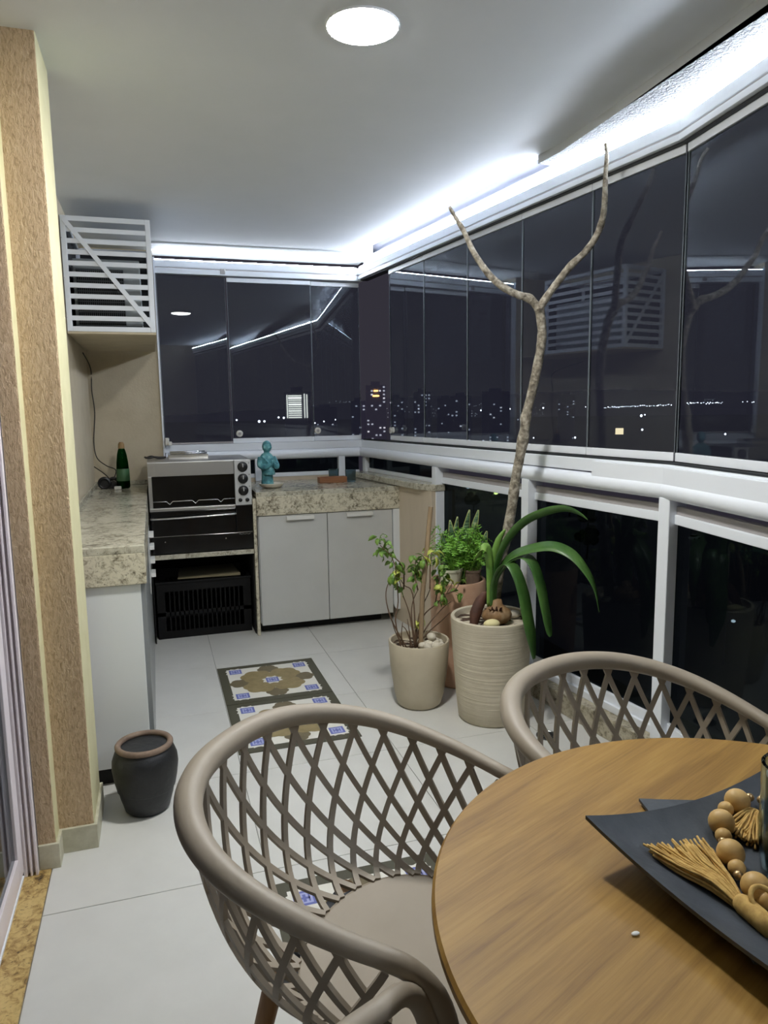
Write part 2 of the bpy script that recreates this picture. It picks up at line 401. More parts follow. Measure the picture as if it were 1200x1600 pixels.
def build_walls():
    struct(MB().box(-.60, -.40, 2.70, 5.42, 0, 2.62).build('wall_left', M['beige']), 'beige painted side wall behind the pillar')
    struct(MB().box(-.60, .062, 5.352, 5.52, 0, 2.62).build('wall_back', M['beige']), 'beige painted end wall under the cage')
    struct(MB().box(.062, .074, 5.34, 5.46, .94, 2.5).build('trim_2', M['alu']), 'white aluminium edge of the end wall')
    pl = MB(); pl.box(-.62, -.262, 2.465, 2.74, 0, 2.58)
    o = pl.build('wall_pillar', [M['grafiato'], M['cream']], bevel=.006)
    o.data.polygons[5].material_index = 1
    struct(o, 'beige grafiato pillar with a cream painted side')
    pl = MB(); pl.box(-.62, -.371, 2.388, 2.47, 0, 2.58)
    o = pl.build('wall_jamb', [M['grafiato'], M['cream']], bevel=.005)
    o.data.polygons[5].material_index = 1
    struct(o, 'narrow grafiato jamb beside the sliding door')
    bb = structure_empty('baseboard_pillar', 'pale stone skirting around the pillar', (-.3, 2.45, 0))
    MB().box(-.375, -.252, 2.455, 2.466, 0, .085).build('skirting_piece', M['base'], bb, bevel=.002)
    MB().box(-.263, -.252, 2.465, 2.75, 0, .085).build('skirting_piece', M['base'], bb, bevel=.002)
    MB().box(-.430, -.361, 2.378, 2.389, 0, .085).build('skirting_piece', M['base'], bb, bevel=.002)
    MB().box(-.372, -.361, 2.388, 2.456, 0, .085).build('skirting_piece', M['base'], bb, bevel=.002)
    # wall behind the camera and the interior behind the sliding door
    struct(MB().box(-.62, 1.75, YE-.35, YE-.2, 0, 2.62).build('wall_near', M['beige']), 'beige wall at the near end of the balcony')
    struct(MB().box(-.62, -.40, YE-.35, -1.1, 0, 2.62).build('wall_side_near', M['beige']), 'beige wall beyond the sliding door')
    struct(MB().box(-.62, -.40, -1.1, 2.40, 2.25, 2.62).build('wall_door_head', M['beige']), 'beige wall above the sliding door')
    struct(MB().box(-3.2, -3.1, -1.6, 3.0, 0, 2.62).build('wall_room', M['dark_wall']), 'unlit room wall behind the sliding door')
    struct(MB().box(-3.2, -.62, -1.6, 3.0, -.06, 0).build('floor_room', M['dark_wall']), 'unlit room floor behind the sliding door')
    struct(MB().box(-3.2, -.62, 2.9, 3.0, 0, 2.62).build('wall_room_end', M['dark_wall']), 'unlit room end wall')
    struct(MB().box(-3.2, -.62, -1.7, -1.6, 0, 2.62).build('wall_room_near', M['dark_wall']), 'unlit room near wall')
    struct(MB().box(-3.2, -.80, -1.7, 3.0, 2.55, 2.62).build('ceiling_room', M['dark_wall']), 'unlit room ceiling')
    struct(MB().box(-.52, -.389, -1.1, 2.377, -.004, .004).build('floor_threshold', M['granite_gold'], bevel=.001), 'golden granite threshold of the sliding door')
    # sliding door
    d = structure_empty('door_1', 'white aluminium sliding glass door', (-.47, 2.3, 0))
    for i, (x0, x1) in enumerate(((-.432, -.424), (-.447, -.440), (-.466, -.455))):
        MB().box(x0, x1, 2.352, 2.388, .004, 2.25).build('frame_rib', M['pinkish'], d, bevel=.002)
    MB().box(-.56, -.424, 2.372, 2.389, .004, 2.25).build('frame_jamb', M['pinkish'], d)
    MB().box(-.56, -.43, -1.1, 2.372, 2.21, 2.25).build('frame_head', M['pinkish'], d)
    MB().box(-.56, -.465, -1.1, 2.352, .004, .012).build('track', M['alu'], d)
    for x in (-.478, -.512): MB().box(x, x+.006, -1.1, 2.352, .012, .03).build('track_rail', M['alu'], d)
    for k, (y0, y1, x) in enumerate(((1.30, 2.345, -.475), (.15, 1.38, -.509), (-1.08, .23, -.475))):
        lf = MB().box(x-.012, x+.012, y0, y0+.065, .03, 2.21).box(x-.012, x+.012, y1-.065, y1, .03, 2.21).box(x-.012, x+.012, y0+.065, y1-.065, .03, .11).box(x-.012, x+.012, y0+.065, y1-.065, 2.14, 2.21).build('leaf', M['pinkish'], d, bevel=.002)
        MB().box(x-.003, x+.003, y0+.065, y1-.065, .11, 2.14).build('pane', M['glass'], lf)
build_walls()

def build_parapet():
    # right-hand low wall and low wall under the end window
    p1 = [onF(4.165, .09), onF(4.165, -.08), onF(5.53, -.08), onF(5.53, .09)]
    struct(MB().prism(p1, 0, .945).build('wall_parapet', M['parapet']), 'low beige parapet wall beside the grey cabinet')
    struct(MB().box(.074, 1.52, 5.37, 5.53, 0, .965).build('wall_parapet_end', M['parapet']), 'low parapet under the end window')
    a = [onF(4.30, .125), onF(4.15, .07), onF(4.15, -.02), onF(5.36, -.02), onF(5.36, .125)]
    struct(MB().prism(a, .945, .985).build('trim_3', M['granite_top'], bevel=.004), 'granite coping on the low parapet wall')
    # curb under the railing
    p = [onF(4.165, .085), onF(2.345, .085), onN(YE, .085), onN(YE, -.08), onF(2.345, -.08), onF(4.165, -.08)]
    struct(MB().prism(p[::-1], 0, .10).build('curb_granite', M['granite_curb'], bevel=.004), 'granite curb under the glass railing')
build_parapet()

# ------------------------------------------------------------------ windows
def pane(win, p, q, z0, z1, top=True, bottom=True):
    """one framed glass leaf between plan points p and q"""
    g = .0015
    d = (Vector(q)-Vector(p)).normalized()*g
    p = Vector(p)+d; q = Vector(q)-d
    o = MB().seg(p, q, -.004, .004, z0, z1).build('pane', M['glass'], win)
    if top: MB().seg(p, q, -.012, .012, z1-.002, z1+.028).build('pane_top_rail', M['alu'], o, bevel=.002)
    ex = (Vector(q)-Vector(p)).normalized()*.0022
    for e0, e1 in ((Vector(p), Vector(p)+ex), (Vector(q)-ex, Vector(q))):
        MB().seg(tuple(e0), tuple(e1), -.0065, .0065, z0, z1).build('edge_seal', M['edge_seal'], o)
    if bottom: MB().seg(p, q, -.012, .012, z0-.03, z0+.004).build('pane_bottom_rail', M['alu'], o, bevel=.002)
    return o
def knob(parent, c, n, r=.022):
    n = Vector((n[0], n[1], 0)).normalized(); c = Vector(c)
    MB().tube([c+n*.004, c+n*.028, c+n*.030], [r, r, r*.8], 20).build('lock_knob', M['white_plastic'], parent, smooth='auto')
    MB().tube([c+n*.030, c+n*.034], [r*.45, r*.45], 14).build('lock_button', M['alu_grey'], parent, smooth='auto')

def build_windows():
    w2 = structure_empty('window_1', 'long row of frameless glass window leaves on the balcony side', (*onF(3.8), 1.15))
    def run(a, b):
        MB().seg(a, b, -.04, .045, 2.440, 2.486).build('top_track', M['alu'], w2, bevel=.003)
        MB().seg(a, b, -.04, .040, 2.430, 2.440).build('track_groove', M['alu_grey'], w2)
        MB().seg(a, b, -.04, .050, 2.406, 2.430).build('top_track_lip', M['alu'], w2, bevel=.002)
        MB().seg(a, b, -.03, .03, 2.399, 2.406).build('gasket', M['gasket'], w2)
        MB().seg(a, b, -.03, .03, 1.222, 1.231).build('gasket', M['gasket'], w2)
        MB().seg(a, b, -.045, .042, 1.165, 1.222).build('bottom_track', M['alu'], w2, bevel=.004)
    run(onF(2.345), onF(5.36)); run(onN(YE), onN(2.345))
    MB().seg(onF(2.345, 0), onF(2.76), .030, .060, 1.140, 1.214).build('track_cover', M['alu'], w2, bevel=.003)
    MB().seg(onN(YE), onN(2.345), .030, .060, 1.140, 1.214).build('track_cover', M['alu'], w2, bevel=.003)
    ys = [4.911, 4.408, 3.887, 3.366, 2.856, 2.350]
    for i in range(len(ys)-1):
        o = pane(w2, onF(ys[i+1]), onF(ys[i]), 1.264, 2.372)
        if i == 0: knob(o, (*onF(ys[i]-.035), 1.305), nF)
    yn = [2.340, 1.70, 1.05, .40, -.25, -.95, YE]
    for i in range(len(yn)-1): pane(w2, onN(yn[i+1]), onN(yn[i]), 1.264, 2.372)
    # end window
    w1 = structure_empty('window_2', 'end window of three glass leaves above the oven and worktop', (.8, YB, 1.15))
    a, b = (1.545, YB), (.072, YB)
    MB().seg(a, b, -.04, .045, 2.440, 2.486).build('top_track', M['alu'], w1, bevel=.003)
    MB().seg(a, b, -.04, .040, 2.430, 2.440).build('track_groove', M['alu_grey'], w1)
    MB().seg(a, b, -.04, .050, 2.396, 2.430).build('top_track_lip', M['alu'], w1, bevel=.002)
    MB().seg(a, b, -.045, .045, 1.168, 1.222).build('bottom_track', M['alu'], w1, bevel=.004)
    MB().box(.51, .545, YB-.06, YB-.04, 2.405, 2.44).build('track_stop', M['alu_grey'], w1, bevel=.004)
    o = pane(w1, (.546, YB+.012), (.076, YB-.008), 1.228, 2.390, False, False)
    MB().seg((.55, YB-.02), (.076, YB-.02), -.004, .004, 1.226, 1.236).build('pane_edge', M['alu_grey'], o)
    o = pane(w1, (1.156, YB-.012), (.552, YB-.012), 1.254, 2.360); knob(o, (.60, YB-.012, 1.292), (0, -1), .024)
    o = pane(w1, (1.530, YB+.012), (1.160, YB+.012), 1.254, 2.360); knob(o, (1.185, YB+.012, 1.300), (0, -1), .024)
    # hinge brackets at the open left end
    hb = MB().box(.078, .105, 5.30, 5.345, 1.222, 1.275).box(.098, .122, 5.28, 5.31, 1.222, 1.25)
    hb.build('hinge_bracket', M['white_plastic'], w1, bevel=.004)
build_windows()

def build_railing():
    r = thing('balcony_railing', 'white tubular balcony railing with smoked glass below the windows', 'railing', (*onF(3.0), .1))
    off = .035
    tubep = [(.08, YB-.035, 1.132), (1.50, YB-.035, 1.132)]
    MB().tube(tubep, .036, 18).build('handrail', M['alu'], r, smooth='auto')
    q = onF(5.37, off)
    MB().tube([(*onF(2.345, off), 1.122), (*q, 1.132)], .036, 18).build('handrail', M['alu'], r, smooth='auto')
    MB().tube([(*onN(YE, off), 1.122), (*onN(2.345, off), 1.122)], .036, 18).build('handrail', M['alu'], r, smooth='auto')
    for Y, zb in ((4.185, .0), (3.245, .1), (2.34, .1)):
        p = Vector(onF(Y)); MB().seg(tuple(p-dF*.028), tuple(p+dF*.028), -.03, .062, zb, 1.095).build('post', M['alu'], r, bevel=.003)
    p = Vector(onF(5.33)); MB().seg(tuple(p-dF*.025), tuple(p+dF*.025), -.02, .04, .985, 1.10).build('post', M['alu'], r, bevel=.003)
    for x in (1.330, .70): MB().box(x, x+.05, YB-.06, YB-.01, .94, 1.105).build('post', M['alu'], r, bevel=.003)
    for Y in (1.43, .52, -.4, -1.3):
        p = Vector(onN(Y)); MB().seg(tuple(p-dN*.025), tuple(p+dN*.025), -.03, .035, .1, 1.095).build('post', M['alu'], r, bevel=.003)
    def infill(a, b):
        MB().seg(a, b, -.022, .022, .992, 1.030).build('top_rail', M['alu'], r, bevel=.003)
        MB().seg(a, b, -.016, .014, 1.030, 1.062).build('top_rail_cap', M['alu_grey'], r, bevel=.002)
        MB().seg(a, b, -.022, .030, .1, .135).build('bottom_rail', M['alu'], r, bevel=.003)
        MB().seg(a, b, -.022, .018, .135, .178).build('bottom_rail_bead', M['alu'], r, bevel=.003)
        MB().seg(a, b, -.004, .004, .178, .992).build('glass_pane', M['dark_glass'], r)
    infill(onF(3.275), onF(4.157)); infill(onF(2.37), onF(3.215)); infill(onN(1.458), onN(2.31))
    infill(onN(.548), onN(1.402)); infill(onN(-.372), onN(.492)); infill(onN(-1.272), onN(-.428))
    # upper strip over the parapets
    MB().seg(onF(4.215), onF(5.31), -.02, .02, .985, 1.012).build('bottom_rail', M['alu'], r, bevel=.003)
    MB().seg(onF(4.215), onF(5.31), -.004, .004, 1.012, 1.165).build('glass_pane', M['dark_glass'], r)
    MB().box(.10, 1.50, YB-.035, YB+.01, .966, .995).build('bottom_rail', M['alu'], r, bevel=.003)
    MB().box(.10, 1.50, YB-.012, YB-.004, .995, 1.165).build('glass_pane', M['dark_glass'], r)
build_railing()

# ------------------------------------------------------------------ lamps
def build_lights():
    t = thing('ceiling_light', 'round flush LED ceiling light above the table', 'light', (.644, 2.18, 2.52))
    c = (.644, 2.18, 0)
    MB().lathe([(.1035, 2.5455), (.106, 2.5455), (.108, 2.55), (.1035, 2.55)], c, 48, closed=False).build('trim_ring', M['lamp_rim'], t, smooth='auto')
    MB().lathe([(.001, 2.544), (.060, 2.544), (.098, 2.5445), (.1025, 2.5455), (.103, 2.5485), (.001, 2.549)], c, 48, closed=False).build('diffuser', M['lamp'], t, smooth=True)
    o = MB().seg(onF(2.345), onF(5.345), .0400, .0425, 2.4865, 2.4945).build('led_strip', M['led'], loc=(*onF(3.8, .04), 2.487))
    tag(o, 'glowing LED strip on the window track from the corner to the bend', 'light strip', 'LED strips')
    o = MB().seg(onN(YE), onN(2.340), .0400, .0425, 2.4865, 2.4945).build('led_strip', M['led'], loc=(*onN(.8, .04), 2.487))
    tag(o, 'glowing LED strip on the window track nearest the camera, under rough plaster', 'light strip', 'LED strips')
    o = MB().seg((1.50, YB), (.075, YB), .0405, .0425, 2.4865, 2.4900).build('led_strip', M['led'], loc=(.8, YB-.04, 2.487))
    tag(o, 'glowing LED strip along the end window above the oven', 'light strip', 'LED strips')
build_lights()
# ================================================================== KITCHEN SIDE
def build_left_counter():
    t = thing('base_cabinet', 'white base cabinet along the side wall under the long granite worktop', 'cabinet', (-.24, 4.0, 0))
    MB().box(-.398, -.080, 2.885, 5.33, .075, .803).build('body', M['cab_white'], t)
    MB().box(-.398, -.078, 2.865, 2.884, .075, .803).build('end_panel', M['cab_white'], t, bevel=.002)
    MB().box(-.398, -.100, 2.90, 5.33, 0, .074).build('toe_kick', M['black_matt'], t)
    y = 2.886
    for i, L_ in enumerate((.58, .58, .58)):
        d = MB().box(-.079, -.060, y+.002, y+L_-.002, .08, .798).build('door', M['cab_edge'], t, bevel=.002)
        y += L_
    # drawer stack nearest the oven, its pull profiles standing proud
    for k, (yy, zz) in enumerate(((4.10, .742), (4.10, .672), (4.10, .592), (4.10, .512))):
        d = MB().box(-.0595, -.056, 4.02, 4.60, zz-.03, zz+.03).build('drawer', M['cab_grey'], t)
        MB().box(-.057, -.030, 4.30, 4.42, zz, zz+.022).build('handle', M['white_plastic'], d, bevel=.002)
    m = MB(); m.mi = 1; m.box(-.399, -.055, 2.850, 5.350, .925, .955); m.mi = 0
    o = m.box(-.399, -.055, 2.850, 2.872, .805, .926).box(-.077, -.055, 2.872, 5.350, .805, .926).build('granite_worktop', [M['granite'], M['granite_top']], loc=(-.23, 4.1, .805), bevel=.003)
    tag(o, 'long cream granite worktop running along the side wall towards the corner', 'worktop', 'granite worktops')
    o = MB().box(-.399, -.385, 2.872, 5.350, .956, .985).box(-.385, .055, 5.337, 5.351, .956, .985).build('granite_upstand', M['granite_top'], loc=(-.39, 4.1, .956), bevel=.002)
    tag(o, 'low granite upstand where the long worktop meets the wall', 'upstand')
build_left_counter()

def build_back_counter():
    t = thing('sink_cabinet', 'grey two door cabinet under the short granite worktop', 'cabinet', (1.07, 4.95, 0))
    MB().prism([(.608, 4.635), (1.515, 4.635), onF(5.0, .10), onF(5.33, .10), (.608, 5.33)], .07, .786).build('body', M['cab_white'], t)
    MB().box(.62, 1.45, 4.70, 5.33, 0, .069).build('plinth', M['black_matt'], t)
    for x0, x1, hx in ((.612, 1.060, .80), (1.064, 1.512, 1.20)):
        d = MB().box(x0, x1, 4.612, 4.633, .062, .784).build('door', M['cab_grey'], t, bevel=.0025)
        MB().box(hx-.01, hx+.17, 4.588, 4.613, .772, .776).box(hx-.01, hx+.17, 4.585, 4.590, .752, .776).build('handle', M['white_plastic'], d, bevel=.001)
    # white filler strip with rounded lower corner
    pr = [(1.516, .785), (1.568, .785), (1.568, .085), (1.545, .085), (1.530, .092), (1.521, .105), (1.516, .125)]
    m = MB(); n = len(pr)
    V = [(x, 4.606, z) for x, z in pr]+[(x, 4.632, z) for x, z in pr]
    m.add(V, [tuple(range(n)), tuple(range(2*n-1, n-1, -1))]+[(i, n+i, n+(i+1) % n, (i+1) % n) for i in range(n)])
    m.build('filler_strip', M['cab_white'], t)
    m = MB(); m.mi = 1; m.prism([(.600, 4.600), (1.562, 4.600), onF(5.335, .096), (.600, 5.335)], .910, .940); m.mi = 0
    o = m.box(.600, 1.562, 4.600, 4.622, .788, .911).build('granite_worktop', [M['granite'], M['granite_top']], loc=(1.07, 4.97, .788), bevel=.003)
    tag(o, 'short cream granite worktop with speckled front over the grey doors', 'worktop', 'granite worktops')
    o = MB().box(.579, .599, 4.610, 5.352, 0, .90).build('granite_side_panel', M['granite'], loc=(.589, 4.98, 0), bevel=.002)
    tag(o, 'upright granite panel between the oven recess and grey doors', 'panel')
    o = MB().box(-.054, .578, 4.630, 5.34, .543, .572).build('granite_shelf', M['granite_top'], loc=(.26, 5.0, .543), bevel=.002)
    tag(o, 'granite shelf that carries the oven above the crate', 'shelf')
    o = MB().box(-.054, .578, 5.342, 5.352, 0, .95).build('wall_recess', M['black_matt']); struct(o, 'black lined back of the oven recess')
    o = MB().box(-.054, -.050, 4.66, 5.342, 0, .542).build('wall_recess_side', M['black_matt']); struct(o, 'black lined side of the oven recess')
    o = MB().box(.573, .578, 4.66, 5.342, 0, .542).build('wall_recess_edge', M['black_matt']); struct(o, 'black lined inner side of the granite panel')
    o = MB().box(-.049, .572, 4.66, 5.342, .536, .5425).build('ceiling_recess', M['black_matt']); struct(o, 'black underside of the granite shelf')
build_back_counter()

def build_oven():
    t = thing('barbecue_oven', 'stainless and black electric barbecue oven on the granite shelf', 'oven', (.27, 4.85, .573))
    x0, x1, y0 = -.046, .578, 4.632
    MB().box(x0+.004, x1-.004, y0+.03, 5.20, .575, 1.140).build('body', M['black'], t)
    MB().box(x0, x1, y0+.02, 5.20, 1.140, 1.150).build('top_plate', M['steel'], t, bevel=.002)
    xc = .475     # control panel begins
    MB().box(x0, xc-.002, y0, y0+.03, 1.062, 1.148).build('hood_panel', M['steel'], t, bevel=.003)
    MB().box(x0, x0+.022, y0, y0+.03, .866, 1.062).build('side_frame', M['steel'], t, bevel=.002)
    MB().box(x0, xc-.002, y0-.004, y0+.03, .846, .866).build('lower_frame', M['steel'], t, bevel=.002)
    cp = MB().box(xc, x1, y0-.002, y0+.03, .862, 1.148).build('control_panel', M['panel_grey'], t, bevel=.003)
    for z in (1.105, 1.030, .955):
        c = Vector(((xc+x1)/2, y0-.002, z))
        MB().tube([c, c+Vector((0, -.004, 0)), c+Vector((0, -.005, 0)), c+Vector((0, -.022, 0)), c+Vector((0, -.024, 0))], [.032, .032, .026, .024, .021], 24, up0=(0, 0, 1)).build('knob', M['black'], cp, smooth='auto')
        MB().box(c.x-.002, c.x+.002, y0-.029, y0-.024, z-.002, z+.022).build('pointer', M['panel_grey'], cp)
    for dx in (-.022, .022):
        c = Vector(((xc+x1)/2+dx, y0-.002, .895))
        MB().tube([c, c+Vector((0, -.010, 0)), c+Vector((0, -.012, 0))], [.012, .012, .009], 16, up0=(0, 0, 1)).build('button', M['black'], cp, smooth='auto')
    for z in (1.128, 1.055, .980): MB().box(x1-.014, x1-.010, y0-.0035, y0-.002, z-.003, z+.003).build('mark', M['black'], cp)
    MB().box(x0+.022, xc-.002, y0+.024, y0+.0295, .866, 1.062).build('grill_window', M['oven_glass'], t)
    # notched wire rack behind the opening
    pts = []
    z = .905
    for s, nx in ((x0+.022, .075), (.075, .230), (.230, .385), (.385, xc-.002)):
        pts.append((s if s < 0 else s+.018, y0+.012, z))
        if nx < .4: pts += [(nx-.02, y0+.012, z), (nx, y0+.012, z-.018)]
        else: pts.append((nx, y0+.012, z))
    MB().tube(pts, .0032, 8).build('wire_rack', M['chrome'], t, smooth=True)
    dr = MB().box(x0+.004, xc-.002, y0-.002, y0+.03, .690, .845).build('oven_door', M['oven_glass'], t, bevel=.003)
    hp = [(x0+.02, y0, .805), (x0+.02, y0-.028, .803), (.20, y0-.034, .806), (xc-.02, y0-.028, .812), (xc-.02, y0, .812)]
    MB().tube(smoothpts(hp, 5), .006, 10).build('handle', M['chrome'], dr, smooth=True)
    MB().box(xc, x1, y0-.001, y0+.03, .690, .861).build('blank_panel', M['oven_glass'], t, bevel=.002)
    bp = MB().box(x0+.004, x1, y0-.001, y0+.03, .580, .687).build('base_panel', M['oven_glass'], t, bevel=.002)
    for x in (.035, .405): MB().tube([(x, y0-.001, .655), (x, y0-.006, .655)], [.006, .004], 10, up0=(0, 0, 1)).build('screw', M['chrome'], bp)
    MB().box(x0+.01, x1-.002, y0-.0016, y0, .6875, .6895).build('seam_strip', M['chrome'], t)
    # small script mark at the lower corner
    sq = [(x1-.09+.0066*i, y0-.0022, .676+.004*sin(i*1.9)) for i in range(12)]
    MB().tube(smoothpts(sq, 3), .0011, 5).build('script_mark', M['chrome'], bp)
    o = MB()
    o.box(.085, .335, 4.86, 5.10, 1.150, 1.172).box(.085, .335, 4.86, 4.875, 1.172, 1.180).box(.085, .10, 4.875, 5.10, 1.172, 1.180).box(.32, .335, 4.875, 5.10, 1.172, 1.180).box(.10, .32, 5.085, 5.10, 1.172, 1.180)
    o = o.build('metal_tray', M['chrome'], loc=(.21, 4.98, 1.15), bevel=.002)
    tag(o, 'shallow metal tray lying on top of the oven', 'tray')
    o = MB()
    for k in range(9): o.tube([(.13+.022*k, 4.90, 1.184), (.13+.022*k, 5.10, 1.184)], .003, 6)
    o.tube([(.10, 4.895, 1.186), (.33, 4.895, 1.186)], .005, 8); o.tube([(.10, 5.10, 1.186), (.33, 5.10, 1.186)], .005, 8)
    o = o.build('grill_rack', M['chrome'], loc=(.21, 5.0, 1.18), smooth=True)
    tag(o, 'small wire grill rack lying across the metal tray', 'rack')
    o = MB().tube(smoothpts([(-.06, 4.95, 1.166), (-.035, 4.93, 1.160), (.0, 4.98, 1.163), (.03, 5.02, 1.158), (.07, 5.05, 1.156)], 6), .006, 8).tube(smoothpts([(-.055, 5.0, 1.156), (-.02, 4.97, 1.17), (.02, 4.96, 1.157), (.06, 5.0, 1.156)], 6), .005, 8).build('power_cord', M['cable'], loc=(0, 4.98, 1.15), smooth=True)
    tag(o, 'black power cord looped on the oven top near the wall', 'cord')
build_oven()

def build_crate():
    t = thing('plastic_crate', 'black plastic crate with slotted sides on the floor under the oven', 'crate', (.26, 4.95, 0))
    x0, x1, y0, y1, h = -.036, .560, 4.745, 5.20, .36
    MB().box(x0, x1, y0, y1, 0, .012).build('bottom', M['crate'], t)
    def side(name, fx, a, b, thick):
        m = MB()
        def bx(u0, u1, z0, z1):
            if fx: m.box(u0, u1, thick[0], thick[1], z0, z1)
            else: m.box(thick[0], thick[1], u0, u1, z0, z1)
        bx(a, b, .012, .05); bx(a, b, .15, .175); bx(a, b, .31, h); bx(a, a+.05, .05, .31); bx(b-.05, b, .05, .31)
        n = int((b-a-.1)/.028)
        for k in range(1, n):
            u = a+.05+(b-a-.1)*k/n; bx(u-.004, u+.004, .05, .31)
        m.build(name, M['crate'], t)
    side('front_side', True, x0, x1, (y0, y0+.014)); side('back_side', True, x0, x1, (y1-.014, y1))
    side('end_side', False, y0+.014, y1-.014, (x0, x0+.014)); side('end_side', False, y0+.014, y1-.014, (x1-.014, x1))
    MB().box(x0-.006, x1+.006, y0-.006, y0+.02, h, h+.015).box(x0-.006, x1+.006, y1-.02, y1+.006, h, h+.015).box(x0-.006, x0+.02, y0+.02, y1-.02, h, h+.015).box(x1-.02, x1+.006, y0+.02, y1-.02, h, h+.015).build('rim', M['crate'], t, bevel=.003)
    o = MB().add([(.10, 4.80, .376), (.50, 4.78, .376), (.48, 5.10, .380), (.12, 5.12, .380), (.10, 4.80, .380), (.50, 4.78, .392), (.48, 5.10, .392), (.12, 5.12, .384)],
                 [(3, 2, 1, 0), (4, 5, 6, 7), (0, 1, 5, 4), (1, 2, 6, 5), (2, 3, 7, 6), (3, 0, 4, 7)]).build('cardboard_sheet', M['board'], loc=(.3, 4.95, .376))
    tag(o, 'thin beige board lying across the black crate', 'board')
build_crate()

def build_counter_items():
    # green bottle
    t = thing('green_bottle', 'green glass bottle with a pale cap on the long worktop', 'bottle', (-.205, 5.10, .956))
    c = (-.205, 5.10, .957)
    MB().lathe([(.032, 0), (.040, .004), (.042, .02), (.041, .10), (.037, .17), (.030, .225), (.022, .255), (.017, .268), (.001, .269)], c, 28).build('body', M['bottle'], t, smooth='auto')
    MB().lathe([(.0424, .05), (.0426, .052), (.0408, .128), (.0402, .13)], c, 28, closed=False).build('label_band', M['bottle_label'], t, smooth='auto')
    MB().lathe([(.019, .262), (.021, .266), (.019, .292), (.012, .305), (.001, .306)], c, 20).build('cap', M['cork'], t, smooth='auto')
    # round black transformer and coiled cable, white plug
    m = MB(); cc = Vector((-.325, 5.12, 0))
    for k, (dx, dy, r) in enumerate(((0, 0, .032), (.055, .02, .030))):
        pts = [(cc.x+dx+r*cos(a*pi/12), cc.y+dy, .957+r+.004+r*sin(a*pi/12)) for a in range(25)]
        m.tube(pts, .011, 8, cap=False)
    m.tube([(cc.x+.0, cc.y-.012, .99), (cc.x+.0, cc.y+.03, .99)], .024, 16, up0=(0, 0, 1)).tube([(cc.x+.055, cc.y+.008, .985), (cc.x+.055, cc.y+.05, .985)], .020, 16, up0=(0, 0, 1))
    m.box(cc.x-.02, cc.x+.09, cc.y-.005, cc.y+.03, .9555, .972)
    o = m.build('coiled_cable', M['black'], loc=(-.30, 5.12, .956), smooth='auto'); tag(o, 'black coiled cable with plugs beside the green bottle', 'cable')
    o = MB().box(-.262, -.218, 5.03, 5.055, .9555, .976).build('white_plug', M['white_plastic'], loc=(-.24, 5.04, .956), bevel=.004)
    tag(o, 'small white plug in front of the green bottle', 'plug')
    o = MB().tube(smoothpts([(-.392, 5.0, 1.83), (-.376, 5.33, 1.75), (-.379, 5.335, 1.606), (-.370, 5.335, 1.456), (-.388, 5.33, 1.262), (-.374, 5.30, 1.155), (-.317, 5.26, 1.101), (-.256, 5.20, 1.075), (-.262, 5.18, 1.03), (-.29, 5.15, .985)], 6), .0035, 7).build('wall_cable', M['cable'], loc=(-.37, 5.3, 1.4), smooth=True)
    tag(o, 'thin dark cable hanging down the wall from the cage', 'cable')
    o = MB().tube(smoothpts([(-.395, 5.30, 1.092), (-.342, 5.25, 1.056), (-.30, 5.19, 1.02), (-.285, 5.165, .985)], 6), .0035, 7).build('short_cable', M['cable'], loc=(-.36, 5.26, 1.05), smooth=True)
    tag(o, 'short dark cable coming out of the wall behind the bottle', 'cable')
    # statue on its saucer
    sx, sy = .715, 4.86
    o = MB().lathe([(.045, 0), (.062, .004), (.078, .016), (.084, .030), (.080, .032), (.066, .020), (.040, .014), (.001, .013)], (sx+.025, sy, .9405), 40).build('saucer', M['saucer'], loc=(sx+.025, sy, .9405), smooth='auto')
    tag(o, 'round cream saucer under the turquoise statue', 'saucer')
    m = MB(); z = .9545
    m.lathe([(.040, 0), (.042, .01), (.038, .05), (.036, .09), (.044, .13), (.050, .165), (.048, .19), (.034, .212), (.018, .222), (.018, .235)], (sx, sy, z), 28, 1.0, .82)
    m.ball((sx+.003, sy-.004, z+.262), .036, 20, 14, (.88, .95, 1.12))
    m.ball((sx+.026, sy-.026, z+.256), .008, 10, 8); m.ball((sx-.018, sy-.026, z+.258), .010, 10, 8, (.5, 1, 1.4))
    for sg in (-1, 1):
        sh = Vector((sx+.044*sg*.6-.012, sy-.03+.02*sg, z+.185))
        m.tube(smoothpts([(sx+.040*sg, sy-.004, z+.190), (sx+.056*sg+.006, sy-.022, z+.140), (sx+.034*sg+.02, sy-.050, z+.128), (sx+.012*sg+.03, sy-.062, z+.150)], 4), [.020, .020, .020, .019, .019, .018, .018, .017, .016, .016, .015, .014, .013], 10)
        m.ball((sx+.030+.007*sg, sy-.064, z+.160), .012, 10, 8, (.6, .9, 1.7))
    m.tube(smoothpts([(sx-.036, sy-.026, z+.20), (sx, sy-.042, z+.16), (sx+.030, sy-.040, z+.105)], 4), .006, 8)
    m.lathe([(.050, .075), (.046, .10), (.040, .12)], (sx+.012, sy-.018, z), 20, .8, .8)
    o = m.build('monk_statue', M['turquoise'], loc=(sx, sy, z-.001), smooth=True)
    rm = o.modifiers.new('fuse', 'REMESH'); rm.mode = 'VOXEL'; rm.voxel_size = .0028; rm.use_smooth_shade = True
    sm = o.modifiers.new('soften', 'SMOOTH'); sm.factor = .5; sm.iterations = 3
    tag(o, 'turquoise monk statue with joined hands standing on a saucer', 'statue')
